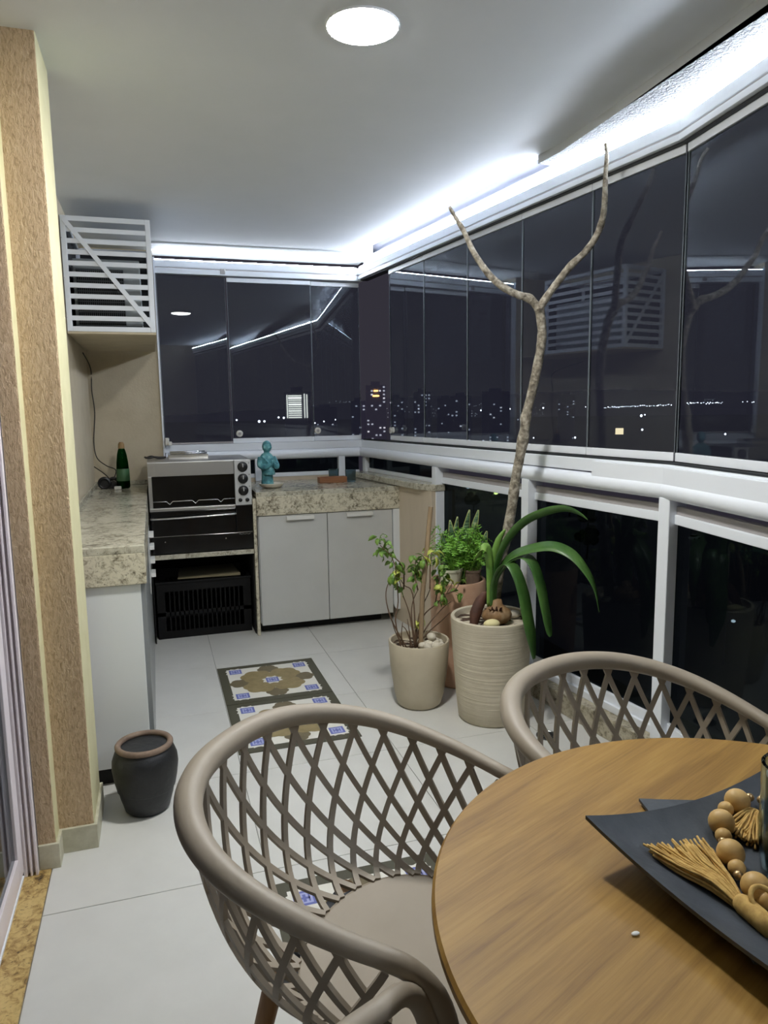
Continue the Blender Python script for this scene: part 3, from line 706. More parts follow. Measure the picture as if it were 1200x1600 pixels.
    o = MB().box(1.10, 1.30, 4.985, 5.06, .9405, .952).box(1.10, 1.30, 4.985, 4.995, .952, .982).box(1.10, 1.30, 5.05, 5.06, .952, .982).box(1.10, 1.11, 4.995, 5.05, .952, .982).box(1.29, 1.30, 4.995, 5.05, .952, .982).build('wooden_tray', M['tray_wood'], loc=(1.2, 5.02, .9405), bevel=.002)
    tag(o, 'small brown wooden box tray on the short worktop', 'tray')
    for x, y, zz, lab in ((1.245, 5.16, .9405, 'ribbed grey glass tumbler behind the wooden box tray'), (1.335, 5.02, .9405, 'ribbed dark glass tumbler at the end of the wooden box tray')):
        m = MB(); n = 36
        prof = [(.030, 0), (.034, .004), (.038, .085), (.0345, .085), (.031, .010), (.001, .009)]
        V = []
        for i, (r, z1) in enumerate(prof):
            for k in range(n):
                rr = r*(1+(.035 if (k % 2 and i < 3) else 0)); V.append((x+rr*cos(2*pi*k/n), y+rr*sin(2*pi*k/n), zz+z1))
        F = [(i*n+k, i*n+(k+1) % n, (i+1)*n+(k+1) % n, (i+1)*n+k) for i in range(len(prof)-1) for k in range(n)]+[tuple(range(n-1, -1, -1)), tuple((len(prof)-1)*n+k for k in range(n))]
        m.add(V, F); o = m.build('glass_tumbler', M['ribbed_glass'], loc=(x, y, zz), smooth='auto'); tag(o, lab, 'glass', 'tumblers on the short worktop')
build_counter_items()

def build_cage():
    x0, x1, y0, y1, z0, z1 = -.396, .046, 4.200, 5.02, 1.880, 2.462
    t = thing('cage', 'white metal slatted cage mounted high on the wall around the condenser', 'cage', ((x0+x1)/2, 4.6, z0))
    b = .026
    for x in (x0, x1-b):
        for y in (y0, y1-b): MB().box(x, x+b, y, y+b, z0, z1).build('corner_post', M['alu'], t, bevel=.002)
    for z in (z0, z1-b):
        for y in (y0, y1-b): MB().box(x0+b, x1-b, y+.002, y+b-.002, z, z+b).build('frame_bar', M['alu'], t, bevel=.002)
        for x in (x0, x1-b): MB().box(x+.002, x+b-.002, y0+b, y1-b, z, z+b).build('frame_bar', M['alu'], t, bevel=.002)
    n = 10
    for k in range(1, n):
        z = z0+b/2+(z1-z0-b)*k/n
        MB().box(x0+b, x1-b, y0+.004, y0+.014, z-.012, z+.012).build('slat', M['alu'], t, bevel=.001)
        MB().box(x1-.014, x1-.004, y0+b, y1-b, z-.012, z+.012).build('slat', M['alu'], t, bevel=.001)
    p, q = Vector((x0+.016, y0-.003, z1-.016)), Vector((x1-.016, y0-.003, z0+.03))
    d = (q-p).normalized(); s = d.cross(Vector((0, 1, 0)))
    V = [e+s*(.012*i)+Vector((0, .003*j, 0)) for e in (p, q) for i, j in ((-1, -1), (1, -1), (1, 1), (-1, 1))]
    MB().add(V, [(3, 2, 1, 0), (4, 5, 6, 7), (0, 1, 5, 4), (1, 2, 6, 5), (2, 3, 7, 6), (3, 0, 4, 7)]).build('diagonal_brace', M['alu'], t)
    MB().box(x0, x1, y0, 5.34, z0-.012, z0-.001).build('shelf_plate', M['beige'], t)
    for z in (1.95, 2.15, 2.35): MB().tube([(x0-.0, y0-.001, z), (x0-.004, y0+.013, z)], .004, 8).build('rivet', M['alu_grey'], t)
    MB().box(x0+.001, x0+.004, y0+b, y1-b, z0+b, z1-b).build('side_shade_sheet', M['ac_dark'], t)  # added dark sheet, stands in for the shade inside the cage
    MB().box(x0+b, x1-b, y1-.010, y1-.004, z0+b, z1-b).build('back_shade_sheet', M['ac_dark'], t)  # second added sheet, darkens the cage back as shade would
    # condenser
    a = thing('air_conditioner', 'pale grey air conditioning condenser inside the white cage', 'air conditioner', (-.19, 4.65, z0))
    MB().box(-.36, -.02, 4.30, 4.95, z0, 2.27).build('casing', M['ac_body'], a, bevel=.006)
    MB().box(-.345, -.105, 4.293, 4.301, 1.925, 2.215).build('coil', M['ac_dark'], a)
    for k in range(24):
        x = -.343+.0102*k; MB().box(x, x+.0028, 4.286, 4.2935, 1.927, 2.213).build('fin', M['ac_fin'], a)
    for k in range(6):
        z = 1.935+.054*k; MB().box(-.345, -.105, 4.284, 4.287, z, z+.005).build('guard_wire', M['ac_fin'], a)
    MB().box(-.36, -.02, 4.292, 4.30, z0+.004, 1.922).build('drip_panel', M['ac_fin'], a)
build_cage()
# ================================================================== FLOOR MATS
def build_mat(name, x0, y0, s, label):
    """square printed mat: olive border, white field, scalloped khaki rosette, blue medallions"""
    t = MB(); cx, cy = x0+s/2, y0+s/2
    t.mi = 0; t.box(x0, x0+s, y0, y0+s, .0002, .0030)
    def flat(poly, z, mi):
        n = len(poly); t.mi = mi
        t.add([(x, y, z) for x, y in poly], [tuple(range(n))])
    def hexa(px, py, r, z, mi, n=6, rot=0, ex=1):
        flat([(px+r*cos(rot+2*pi*k/n), py+r*sin(rot+2*pi*k/n)) for k in range(n)], z, mi)
    def star(px, py, r, z, mi, n=8, inner=.72, rot=pi/8):
        flat([(px+(r if k % 2 == 0 else r*inner)*cos(rot+pi*k/n), py+(r if k % 2 == 0 else r*inner)*sin(rot+pi*k/n)) for k in range(2*n)], z, mi)
    def scallop(px, py, r, z, mi, n=4, rot=0):
        pts = []
        for k in range(n*10):
            a = 2*pi*k/(n*10); rr = r*(1+.16*abs(cos(a*n/2+rot))); pts.append((px+rr*cos(a), py+rr*sin(a)))
        flat(pts, z, mi)
    m = s*.085; a, b = x0+m, x0+s-m; c_, d = y0+m, y0+s-m
    flat([(a, c_), (b, c_), (b, d), (a, d)], .0032, 1)
    for dx, dy in ((0, 1), (0, -1), (1, 0), (-1, 0)):
        scallop(cx+dx*s*.315, cy+dy*s*.315, s*.095, .0034, 3, 6)
    for dx, dy in ((1, 1), (1, -1), (-1, 1), (-1, -1)):
        scallop(cx+dx*s*.135, cy+dy*s*.135, s*.145, .0036, 2, 6, .4)
    hexa(cx, cy, s*.20, .00362, 2, 12)
    for px, py in ((cx, cy), (a+s*.085, c_+s*.085), (b-s*.085, c_+s*.085), (a+s*.085, d-s*.085), (b-s*.085, d-s*.085)):
        star(px, py, s*.108, .0038, 1, 8, .75)
        q = s*.062
        flat([(px-q, py-q), (px+q, py-q), (px+q, py+q), (px-q, py+q)], .0040, 5)
        for (u0, u1, v0, v1) in ((-q, q, -q, -q*.72), (-q, q, q*.72, q), (-q, -q*.72, -q*.72, q*.72), (q*.72, q, -q*.72, q*.72), (-q*.14, q*.14, -q*.5, q*.5), (-q*.5, -q*.14, -q*.14, q*.14), (q*.14, q*.5, -q*.14, q*.14), (-q*.5, -q*.36, -q*.5, q*.5), (q*.36, q*.5, -q*.5, q*.5)):
            flat([(px+u0, py+v0), (px+u1, py+v0), (px+u1, py+v1), (px+u0, py+v1)], .0042, 4)
    o = t.build(name, [M['mat_olive'], M['mat_white'], M['mat_khaki'], M['mat_brown'], M['mat_blue'], M['mat_blue_pale']], loc=(cx, cy, 0))
    tag(o, label, 'mat', 'patterned tile mats')
build_mat('patterned_mat', .272, 3.518, .545, 'patterned tile mat nearest the oven crate, fully in view')
build_mat('patterned_mat', .272, 2.968, .545, 'patterned tile mat partly hidden behind the chair rim')
build_mat('patterned_mat', .262, 1.520, .545, 'patterned tile mat glimpsed through the chair lattice under the seat')
def build_drain():
    t = thing('floor_drain', 'small round metal floor drain beside the tall ribbed pot', 'drain', (1.60, 2.70, 0))
    MB().lathe([(.05, 0), (.05, .003), (.044, .004), (.042, .002), (.001, .002)], (1.60, 2.70, .0002), 28).build('plate', M['drain'], t, smooth='auto')
    for k in range(-2, 3): MB().box(1.60-sqrt(.038**2-(.014*k)**2), 1.60+sqrt(.038**2-(.014*k)**2), 2.70+.014*k-.003, 2.70+.014*k+.003, .0022, .0032).build('slot', M['black_matt'], t)
build_drain()

# ================================================================== PLANTS AND POTS
def pot(name, c, prof, mat_, label, soil_z, soil_r, cat='pot', group=None, rimmat=None, seg=56):
    t = thing(name, label, cat, (c[0], c[1], 0), group=group)
    MB().lathe(prof, (c[0], c[1], 0), seg).build('body', mat_, t, smooth='auto')
    m = MB(); rnd = random.Random(len(name)); n = 26; V = [(c[0], c[1], soil_z+.006)]; F = []
    for i in range(1, 5):
        for k in range(n):
            r = soil_r*i/4; V.append((c[0]+r*cos(2*pi*k/n), c[1]+r*sin(2*pi*k/n), soil_z+rnd.uniform(-.004, .006)))
    F += [(0, 1+k, 1+(k+1) % n) for k in range(n)]
    F += [(1+(i-1)*n+k, 1+i*n+k, 1+i*n+(k+1) % n, 1+(i-1)*n+(k+1) % n) for i in range(1, 4) for k in range(n)]
    m.add(V, F).build('soil', M['soil'], t, smooth=True)
    return t
c1, c2, c3 = (1.19, 3.235), (1.46, 2.985), (1.49, 3.445)
P1 = pot('plant_pot', c1, [(.001, .0005), (.095, .0005), (.108, .012), (.122, .06), (.142, .20), (.150, .325), (.147, .330), (.138, .328), (.136, .295), (.001, .293)], M['pot_taupe'], 'small taupe ceramic pot holding the sparse leafy shrub', .294, .137)
P2 = pot('plant_pot', c2, [(.001, .0005), (.145, .0005), (.154, .012), (.165, .12), (.182, .34), (.190, .488), (.186, .493), (.172, .491), (.168, .462), (.001, .460)], M['pot_ribbed'], 'tall ribbed taupe pot holding the bare forked tree', .461, .169)
P3 = pot('plant_pot', c3, [(.001, .0005), (.120, .0005), (.130, .012), (.142, .25), (.146, .55), (.142, .562), (.128, .560), (.125, .53), (.001, .528)], M['terracotta'], 'pale terracotta pot standing behind the two taupe pots', .529, .126)

def build_shrub():
    t = thing('sparse_shrub', 'sparse thin stemmed shrub with few leaf clusters in the small pot', 'plant', (c1[0], c1[1], .297))
    stems = [[(1.160,3.210,0.297),(1.145,3.240,0.457),(1.117,3.270,0.565),(1.076,3.210,0.694)],[(1.166,3.210,0.297),(1.155,3.240,0.440),(1.173,3.270,0.511),(1.178,3.210,0.583)],
    [(1.160,3.210,0.297),(1.212,3.240,0.434),(1.291,3.270,0.484),(1.325,3.210,0.551),(1.375,3.240,0.604)],[(1.160,3.210,0.297),(1.245,3.240,0.398),(1.332,3.270,0.463),(1.352,3.210,0.509)],
    [(1.110,3.210,0.297),(1.094,3.240,0.330),(1.078,3.270,0.375),(1.043,3.210,0.450)],[(1.166,3.210,0.297),(1.163,3.240,0.552),(1.131,3.270,0.596),(1.088,3.210,0.645)],
    [(1.090,3.210,0.297),(1.072,3.240,0.433),(1.097,3.270,0.519),(1.066,3.210,0.694),(1.057,3.240,0.751)],[(1.160,3.210,0.297),(1.195,3.240,0.452),(1.251,3.270,0.536),(1.241,3.210,0.584)],
    [(1.160,3.210,0.297),(1.252,3.240,0.365),(1.325,3.270,0.398),(1.345,3.210,0.455)],[(1.150,3.210,0.297),(1.128,3.240,0.378),(1.115,3.270,0.394)],
    [(1.125,3.265,0.58),(1.115,3.240,0.690),(1.076,3.250,0.743),(1.025,3.210,0.783),(.995,3.225,.815)],[(1.120,3.210,0.297),(1.060,3.240,0.42),(1.032,3.25,0.52),(1.038,3.270,0.588),(1.049,3.210,0.664)],
    [(1.291,3.27,.484),(1.300,3.25,.58),(1.312,3.24,.66),(1.318,3.24,.70)],[(1.178,3.21,.583),(1.17,3.23,.66),(1.18,3.24,.73)],[(1.325,3.21,.551),(1.38,3.23,.56),(1.415,3.24,.60)],[(1.24,3.21,.584),(1.25,3.23,.68),(1.262,3.24,.76)],
    [(1.10,3.2,.297),(1.085,3.19,.37),(1.088,3.18,.44)],[(1.13,3.19,.297),(1.12,3.17,.38),(1.105,3.16,.46)]]
    for s in stems:
        p = smoothpts(s, 4); MB().tube(p, lerp([.0042, .0028, .0016], len(p)), 6).build('stem', M['twig'], t, smooth=True)
    LC = [(0.981,0.834),(0.993,0.793),(1.019,0.822),(1.010,0.863),(0.988,0.855),(1.035,0.774),(1.057,0.782),(1.076,0.702),(1.088,0.670),(1.069,0.656),(1.101,0.637),(1.056,0.679),(1.082,0.717),(1.164,0.743),(1.181,0.710),(1.197,0.734),(1.174,0.678),(1.197,0.661),(1.173,0.631),(1.314,0.699),(1.331,0.650),(1.297,0.668),(1.348,0.616),(1.321,0.586),(1.297,0.620),(1.314,0.554),(1.290,0.508),(1.313,0.505),(1.264,0.773),(1.271,0.750),(1.195,0.426),(1.399,0.530),(1.416,0.551),(1.423,0.609),(1.107,0.589),(1.173,0.621),(1.055,0.641),(1.221,0.738),
          (1.300,.64),(1.335,.68),(1.328,.615),(1.306,.585),(1.325,.535),(1.062,.715),(1.095,.69),(1.075,.635),(1.02,.79),(1.0,.77),(1.185,.69),(1.16,.70)]
    rnd = random.Random(3)
    meshes = [None]
    for v in range(1, 4):
        L_ = .034+.006*v; m = MB(); m.ribbon([(0, 0, 0), (.3*L_, 0, .12*L_), (.65*L_, 0, .10*L_), (L_, 0, -.1*L_)], [.004, L_*.55, L_*.5, .002], (0, 1, 0), .12, .0006)
        me = bpy.data.meshes.new('leaf'); me.from_pydata(m.v, [], m.f); me.materials.append(M['shrub_y'] if v == 3 else M['shrub'])
        me.polygons.foreach_set('use_smooth', [True]*len(me.polygons)); meshes.append(me)
    for i, (x, z) in enumerate(LC):
        for j in range(3):
            me = meshes[3] if (i in (28, 29, 30, 8, 10) or rnd.random() < .06) else meshes[rnd.randint(1, 2)]
            o = bpy.data.objects.new('leaf', me); COL.objects.link(o); o.parent = t
            o.location = (x+rnd.uniform(-.014, .014)-c1[0], rnd.uniform(-.03, .03), z+rnd.uniform(-.014, .014)-.297)
            o.rotation_euler = (rnd.uniform(-1.2, 1.2), rnd.uniform(.1, 1.3), rnd.uniform(0, 6.28))
            s = rnd.uniform(.75, 1.15); o.scale = (s, s, s)
    o = MB().tube([(1.186,3.200,0.298),(1.201,3.210,0.556),(1.237,3.240,0.769),(1.270,3.270,0.977)], [.012, .0125, .0125, .012], 12).build('wooden_stake', M['stake'], loc=(1.186, 3.2, .298), smooth='auto')
    tag(o, 'straight wooden stake leaning in the small taupe pot', 'stake')
    STONES = ['pale stone in the small pot touching the wooden stake', 'largest pale stone in the small pot', 'pale stone nearest the front rim of the small pot', 'pale stone at the front centre of the heap in the small pot', 'smallest pale stone at the window side of the small pot', 'pale stone lying on top of the heap in the small pot', 'pale stone closest to the bare shrub stems', 'pale stone at the back of the heap in the small pot']
    rnd = random.Random(5)
    for k, (dx, dy, r) in enumerate(((.03, -.06, .026), (.065, -.05, .030), (.012, -.09, .022), (.055, -.10, .024), (.085, -.085, .020), (.045, -.055, .024), (.0, -.055, .020), (.09, -.045, .022))):
        z = .300+r*.72+(.036 if k in (5,) else 0)
        o = MB().ball((c1[0]+dx, c1[1]+dy, z), r, 12, 8, (1.1, .9, .78)).build('pebble', M['stone'], loc=(c1[0]+dx, c1[1]+dy, z), smooth=True)
        o.rotation_euler.z = k
        tag(o, STONES[k], 'stone', 'stones in the small pot')
build_shrub()

def build_tree():
    t = thing('forked_tree', 'bare grey tree with a forked trunk reaching the window track', 'tree', (1.489, 3.03, .462))
    TR = [(1.489,3.030,0.463),(1.512,3.030,0.633),(1.534,3.030,0.755),(1.560,3.030,0.860),(1.580,3.020,0.997),(1.593,3.010,1.132),(1.606,3.000,1.221),(1.625,2.990,1.353),(1.631,2.990,1.411),(1.659,2.980,1.541),(1.678,2.960,1.682),(1.678,2.940,1.779),(1.661,2.930,1.860),(1.646,2.920,1.891)]
    BL = [(1.650,2.922,1.880),(1.610,2.930,1.922),(1.552,2.940,1.940),(1.486,2.950,1.972),(1.429,2.960,2.020),(1.388,2.970,2.073),(1.351,2.970,2.125),(1.317,2.980,2.199),(1.278,2.980,2.254),(1.249,2.980,2.296)]
    BR = [(1.648,2.922,1.875),(1.672,2.890,1.929),(1.706,2.860,1.987),(1.743,2.820,2.048),(1.788,2.780,2.100),(1.813,2.740,2.157),(1.814,2.700,2.219),(1.801,2.670,2.285),(1.781,2.640,2.361),(1.771,2.620,2.427),(1.750,2.600,2.468)]
    rnd = random.Random(11)
    def limb(P, r, name, knots=()):
        p = smoothpts(P, 5); rr = lerp(r, len(p))
        rr = [x*(1+.05*rnd.uniform(-1, 1)) for x in rr]
        for kf, am in knots:
            for i in range(len(p)):
                rr[i] *= 1+am*math.exp(-((i/len(p)-kf)/.022)**2)
        MB().tube(p, rr, 12).build(name, M['bark'], t, smooth=True)
    limb(TR, [.027, .025, .0235, .022, .021, .0205, .0205, .020, .0225], 'trunk', ((.50, .3), (.60, .25), (.34, .15)))
    limb(BL, [.0185, .0165, .0155, .0135, .010, .007], 'branch', ((.12, .25), (.8, .15)))
    limb(BR, [.018, .0155, .0145, .013, .0095, .0055], 'branch', ((.3, .15), (.55, .15)))
build_tree()

def build_strap_plant():
    t = thing('bulb_plant', 'bulb plant with long arching strap leaves in the tall ribbed pot', 'plant', (1.46, 2.93, .462))
    L = {'A': [(1.471,2.980,0.545),(1.474,2.970,0.633),(1.481,2.950,0.744),(1.508,2.910,0.853),(1.561,2.860,0.937),(1.622,2.800,0.984),(1.675,2.730,1.008),(1.716,2.680,0.995),(1.738,2.640,0.974)],
    'B': [(1.471,2.970,0.545),(1.475,2.970,0.644),(1.492,2.940,0.730),(1.530,2.890,0.788),(1.588,2.820,0.825),(1.643,2.750,0.840),(1.686,2.680,0.816),(1.716,2.620,0.758),(1.738,2.580,0.687),(1.746,2.550,0.592)],
    'C': [(1.465,2.95,.545),(1.469,2.950,0.640),(1.486,2.920,0.711),(1.525,2.880,0.766),(1.552,2.840,0.784),(1.569,2.800,0.753),(1.579,2.760,0.674),(1.580,2.720,0.583),(1.592,2.700,0.486),(1.600,2.690,0.460)],
    'D': [(1.45,2.94,.545),(1.451,2.940,0.644),(1.468,2.910,0.723),(1.488,2.870,0.754),(1.503,2.830,0.714),(1.520,2.800,0.626),(1.527,2.775,0.530),(1.545,2.765,0.428),(1.559,2.760,0.340)],
    'E': [(1.459,2.970,0.545),(1.465,2.970,0.696),(1.478,2.970,0.770),(1.497,2.970,0.844),(1.522,2.970,0.893)],
    'F': [(1.446,2.950,0.545),(1.446,2.950,0.702),(1.442,2.950,0.777),(1.418,2.940,0.822),(1.375,2.930,0.815),(1.339,2.920,0.776)]}
    W_ = {'A': [.030, .040, .050, .052, .048, .036, .006], 'B': [.028, .036, .044, .048, .046, .036, .008], 'C': [.028, .034, .044, .052, .056, .050, .012], 'D': [.028, .034, .044, .050, .054, .052, .012], 'E': [.034, .042, .046, .036, .010], 'F': [.036, .042, .044, .036, .010]}
    WD = {'A': (.55, .55, -.6), 'B': (.45, .6, .5), 'C': (.8, .5, .2), 'D': (.9, .35, .2), 'E': (.9, .3, 0), 'F': (.8, .4, .3)}
    for k in L:
        p = smoothpts(L[k], 5); MB().ribbon(p, [1.28*x for x in lerp(W_[k], len(p))], WD[k], .14 if k not in 'EF' else .25, .0016).build('leaf', M['strap'] if k not in 'EF' else M['strap_pale'], t, smooth=True)
    b = (1.468, 2.945, .475)
    MB().lathe([(.001, -.012), (.045, -.006), (.060, .014), (.063, .030), (.055, .050), (.036, .066), (.024, .078), (.019, .100), (.001, .101)], b, 24, 1.15, .95).build('bulb', M['bulb'], t, smooth=True)
    rnd = random.Random(9)
    for k in range(7):
        a = rnd.uniform(2.6, 5.0); p0 = Vector((b[0]+.045*cos(a), b[1]+.04*sin(a), b[2]+.05)); p1 = p0+Vector((.02*cos(a)+rnd.uniform(-.01, .01), .02*sin(a), rnd.uniform(.015, .04)))
        MB().ribbon(smoothpts([p0-Vector((0, 0, .03)), p0, p1], 3), lerp([.012, .016, .004], 7), (-sin(a), cos(a), .2), .2, .001).build('dry_scale', M['bark_flake'], t, smooth=True)
    fl = MB(); P = smoothpts([(1.345, 2.93, .462), (1.362, 2.94, .52), (1.395, 2.955, .575), (1.425, 2.965, .612)], 5)
    fl.ribbon(P, lerp([.03, .055, .05, .012], len(P)), (.75, -.3, -.5), .25, .004)
    o = fl.build('bark_flake', M['bark_flake'], loc=(1.36, 2.94, .462), smooth=True); tag(o, 'curved reddish brown bark flake standing beside the bulb', 'bark')
    o = MB().ball((1.405, 2.868, .488), .034, 16, 10, (1.15, .8, .62)).build('yellow_stone', M['stone_yellow'], loc=(1.405, 2.868, .467), smooth=True); tag(o, 'pale yellow stone in front of the bulb', 'stone')
    o = MB().ball((1.575, 2.985, .484), .030, 14, 9, (1.2, .8, .6)).build('grey_stone', M['stone'], loc=(1.575, 2.985, .466), smooth=True); tag(o, 'pale grey stone at the far side of the tall ribbed pot', 'stone')
build_strap_plant()

def build_snake_plant():
    # small inner pots standing in the terracotta pot
    o = MB().lathe([(.001, 0), (.050, 0), (.062, .085), (.066, .088), (.066, .10), (.058, .10), (.054, .08), (.001, .078)], (1.425, 3.40, .532), 32).build('nursery_pot', M['pot_pale'], loc=(1.425, 3.40, .532), smooth='auto')
    tag(o, 'small pale pot sitting on top of the terracotta pot', 'pot')
    o = MB().lathe([(.001, 0), (.036, 0), (.043, .075), (.046, .077), (.046, .088), (.040, .088), (.038, .07), (.001, .068)], (1.545, 3.385, .532), 28).build('clay_pot', M['clay_rim'], loc=(1.545, 3.385, .532), smooth='auto')
    tag(o, 'little brown clay pot beside the small pale pot', 'pot')
    t = thing('snake_plant', 'variegated snake plant with tall pointed leaves in the terracotta pot', 'plant', (1.50, 3.46, .532))
    tips = [(1.455, 3.47, .872, 1.47), (1.553, 3.44, .925, 1.52), (1.600, 3.46, .850, 1.535), (1.632, 3.50, .912, 1.55), (1.398, 3.44, .812, 1.44), (1.520, 3.52, .88, 1.50), (1.668, 3.47, .80, 1.56), (1.49, 3.41, .83, 1.49), (1.365, 3.39, .745, 1.43)]
    for i, (x, y, z, xb) in enumerate(tips):
        b = Vector((xb, 3.46+.3*(y-3.46), .533)); e = Vector((x, y, z)); mid = b.lerp(e, .5)+Vector((.012*(-1)**i, 0, 0))
        p = smoothpts([b, mid, e], 6); wd = (.9, -.35+.25*(i % 3), 0)
        w_ = lerp([.030, .052, .050, .032, .003], len(p))
        o = MB().ribbon(p, w_, wd, .16, .003).build('leaf', M['sans'], t, smooth=True)
        m = MB()
        for sg in (-1, 1):
            q = []
            for k, pt in enumerate(p):
                tt = (p[min(k+1, len(p)-1)]-p[max(k-1, 0)]).normalized(); wv = Vector(wd); wv = (wv-tt*wv.dot(tt)).normalized(); q.append(pt+wv*(sg*w_[k]*.5)+tt.cross(wv)*(w_[k]*.16))
            m.tube(q, .0022, 5)
        m.build('leaf_edge', M['sans_edge'], o, smooth=True)
    t = thing('fern', 'bright green feathery fern filling the terracotta pot around snake plant', 'fern', (1.50, 3.42, .532))
    rnd = random.Random(21)
    for i in range(120):
        ang = rnd.uniform(0, 2*pi); ln = rnd.uniform(.06, .185); b = Vector((1.505+.09*rnd.uniform(-1, 1), 3.42+.05*rnd.uniform(-1, 1), .555))
        up = rnd.uniform(.10, .29); d = Vector((cos(ang), sin(ang)*.7, 0))
        p = smoothpts([b, b+d*ln*.25+Vector((0, 0, up*.6)), b+d*ln*.55+Vector((0, 0, up)), b+d*ln+Vector((0, 0, up*.85))], 4)
        m = MB(); m.tube(p, .0012, 4)
        for k in range(3, len(p)):
            tt = (p[min(k+1, len(p)-1)]-p[k-1]).normalized(); sd = tt.cross(Vector((0, 0, 1)));
            if sd.length < .1: sd = Vector((1, 0, 0))
            sd.normalize(); l2 = .026*(1-.55*k/len(p))
            for sg in (-1, 1):
                q = p[k]; e = q+sd*sg*l2+tt*l2*.5+Vector((0, 0, rnd.uniform(-.004, .008)))
                n_ = tt*.0028
                m.add([q-n_, q.lerp(e, .5)-n_*1.1+Vector((0, 0, .002)), e, q.lerp(e, .5)+n_*1.1+Vector((0, 0, .002)), q+n_], [(0, 1, 2, 3, 4)])
        m.build('frond', M['fern'], t)
build_snake_plant()

def build_clay_jar():
    c = (-.095, 2.665)
    t = thing('clay_jar', 'soot black clay jar with a raw clay rim on the floor', 'jar', (c[0], c[1], 0))
    MB().lathe([(.001, .0005), (.070, .0005), (.080, .010), (.094, .06), (.099, .085), (.103, .088), (.112, .13), (.117, .17), (.115, .20), (.104, .230), (.090, .244)], (c[0], c[1], 0), 48).build('body', M['soot'], t, smooth='auto')
    m = MB(); r = .092
    pts = [(c[0]+r*cos(2*pi*k/48), c[1]+r*sin(2*pi*k/48), .250) for k in range(49)]
    m.tube(pts, .011, 10, cap=False); m.lathe([(.088, .245), (.086, .22), (.094, .20), (.090, .17)], (c[0], c[1], 0), 40, closed=False)
    m.build('rim', M['clay_rim'], t, smooth=True)
    m = MB(); rnd = random.Random(2); n = 24; V = [(c[0], c[1], .205)]
    for i in range(1, 4):
        V += [(c[0]+.092*i/3*cos(2*pi*k/n), c[1]+.092*i/3*sin(2*pi*k/n), .198+rnd.uniform(-.004, .012)) for k in range(n)]
    m.add(V, [(0, 1+k, 1+(k+1) % n) for k in range(n)]+[(1+(i-1)*n+k, 1+i*n+k, 1+i*n+(k+1) % n, 1+(i-1)*n+(k+1) % n) for i in (1, 2) for k in range(n)]).build('soil', M['soil'], t, smooth=True)
build_clay_jar()

# ================================================================== CHAIRS, TABLE
A_, B_, L_, K_, ZB = .3156, .3151, .1676, .2218, .78
def rim_points():
    n = 2.25; core = []
    for i in range(61):
        ps = pi*(i/60-.5); s, co = sin(ps), cos(ps)
        core.append((A_*math.copysign(abs(s)**(2/n), s), B_*abs(co)**(2/n)))
    arm = [(A_-.02*(i/12)**2, -L_*i/12) for i in range(1, 13)]
    pl = [(-x, y) for x, y in arm[::-1]]+core+arm
    return [Vector((x, -y, ZB-K_*(B_-y))) for x, y in pl]   # facing +y in chair space
def resample(P, n):
    d = [0]
    for i in range(1, len(P)): d.append(d[-1]+(P[i]-P[i-1]).length)
    out = []; j = 0
    for i in range(n):
        s = d[-1]*i/(n-1)
        while j < len(d)-2 and d[j+1] < s: j += 1
        f = (s-d[j])/max(d[j+1]-d[j], 1e-9); out.append(P[j].lerp(P[j+1], min(max(f, 0), 1)))
    return out
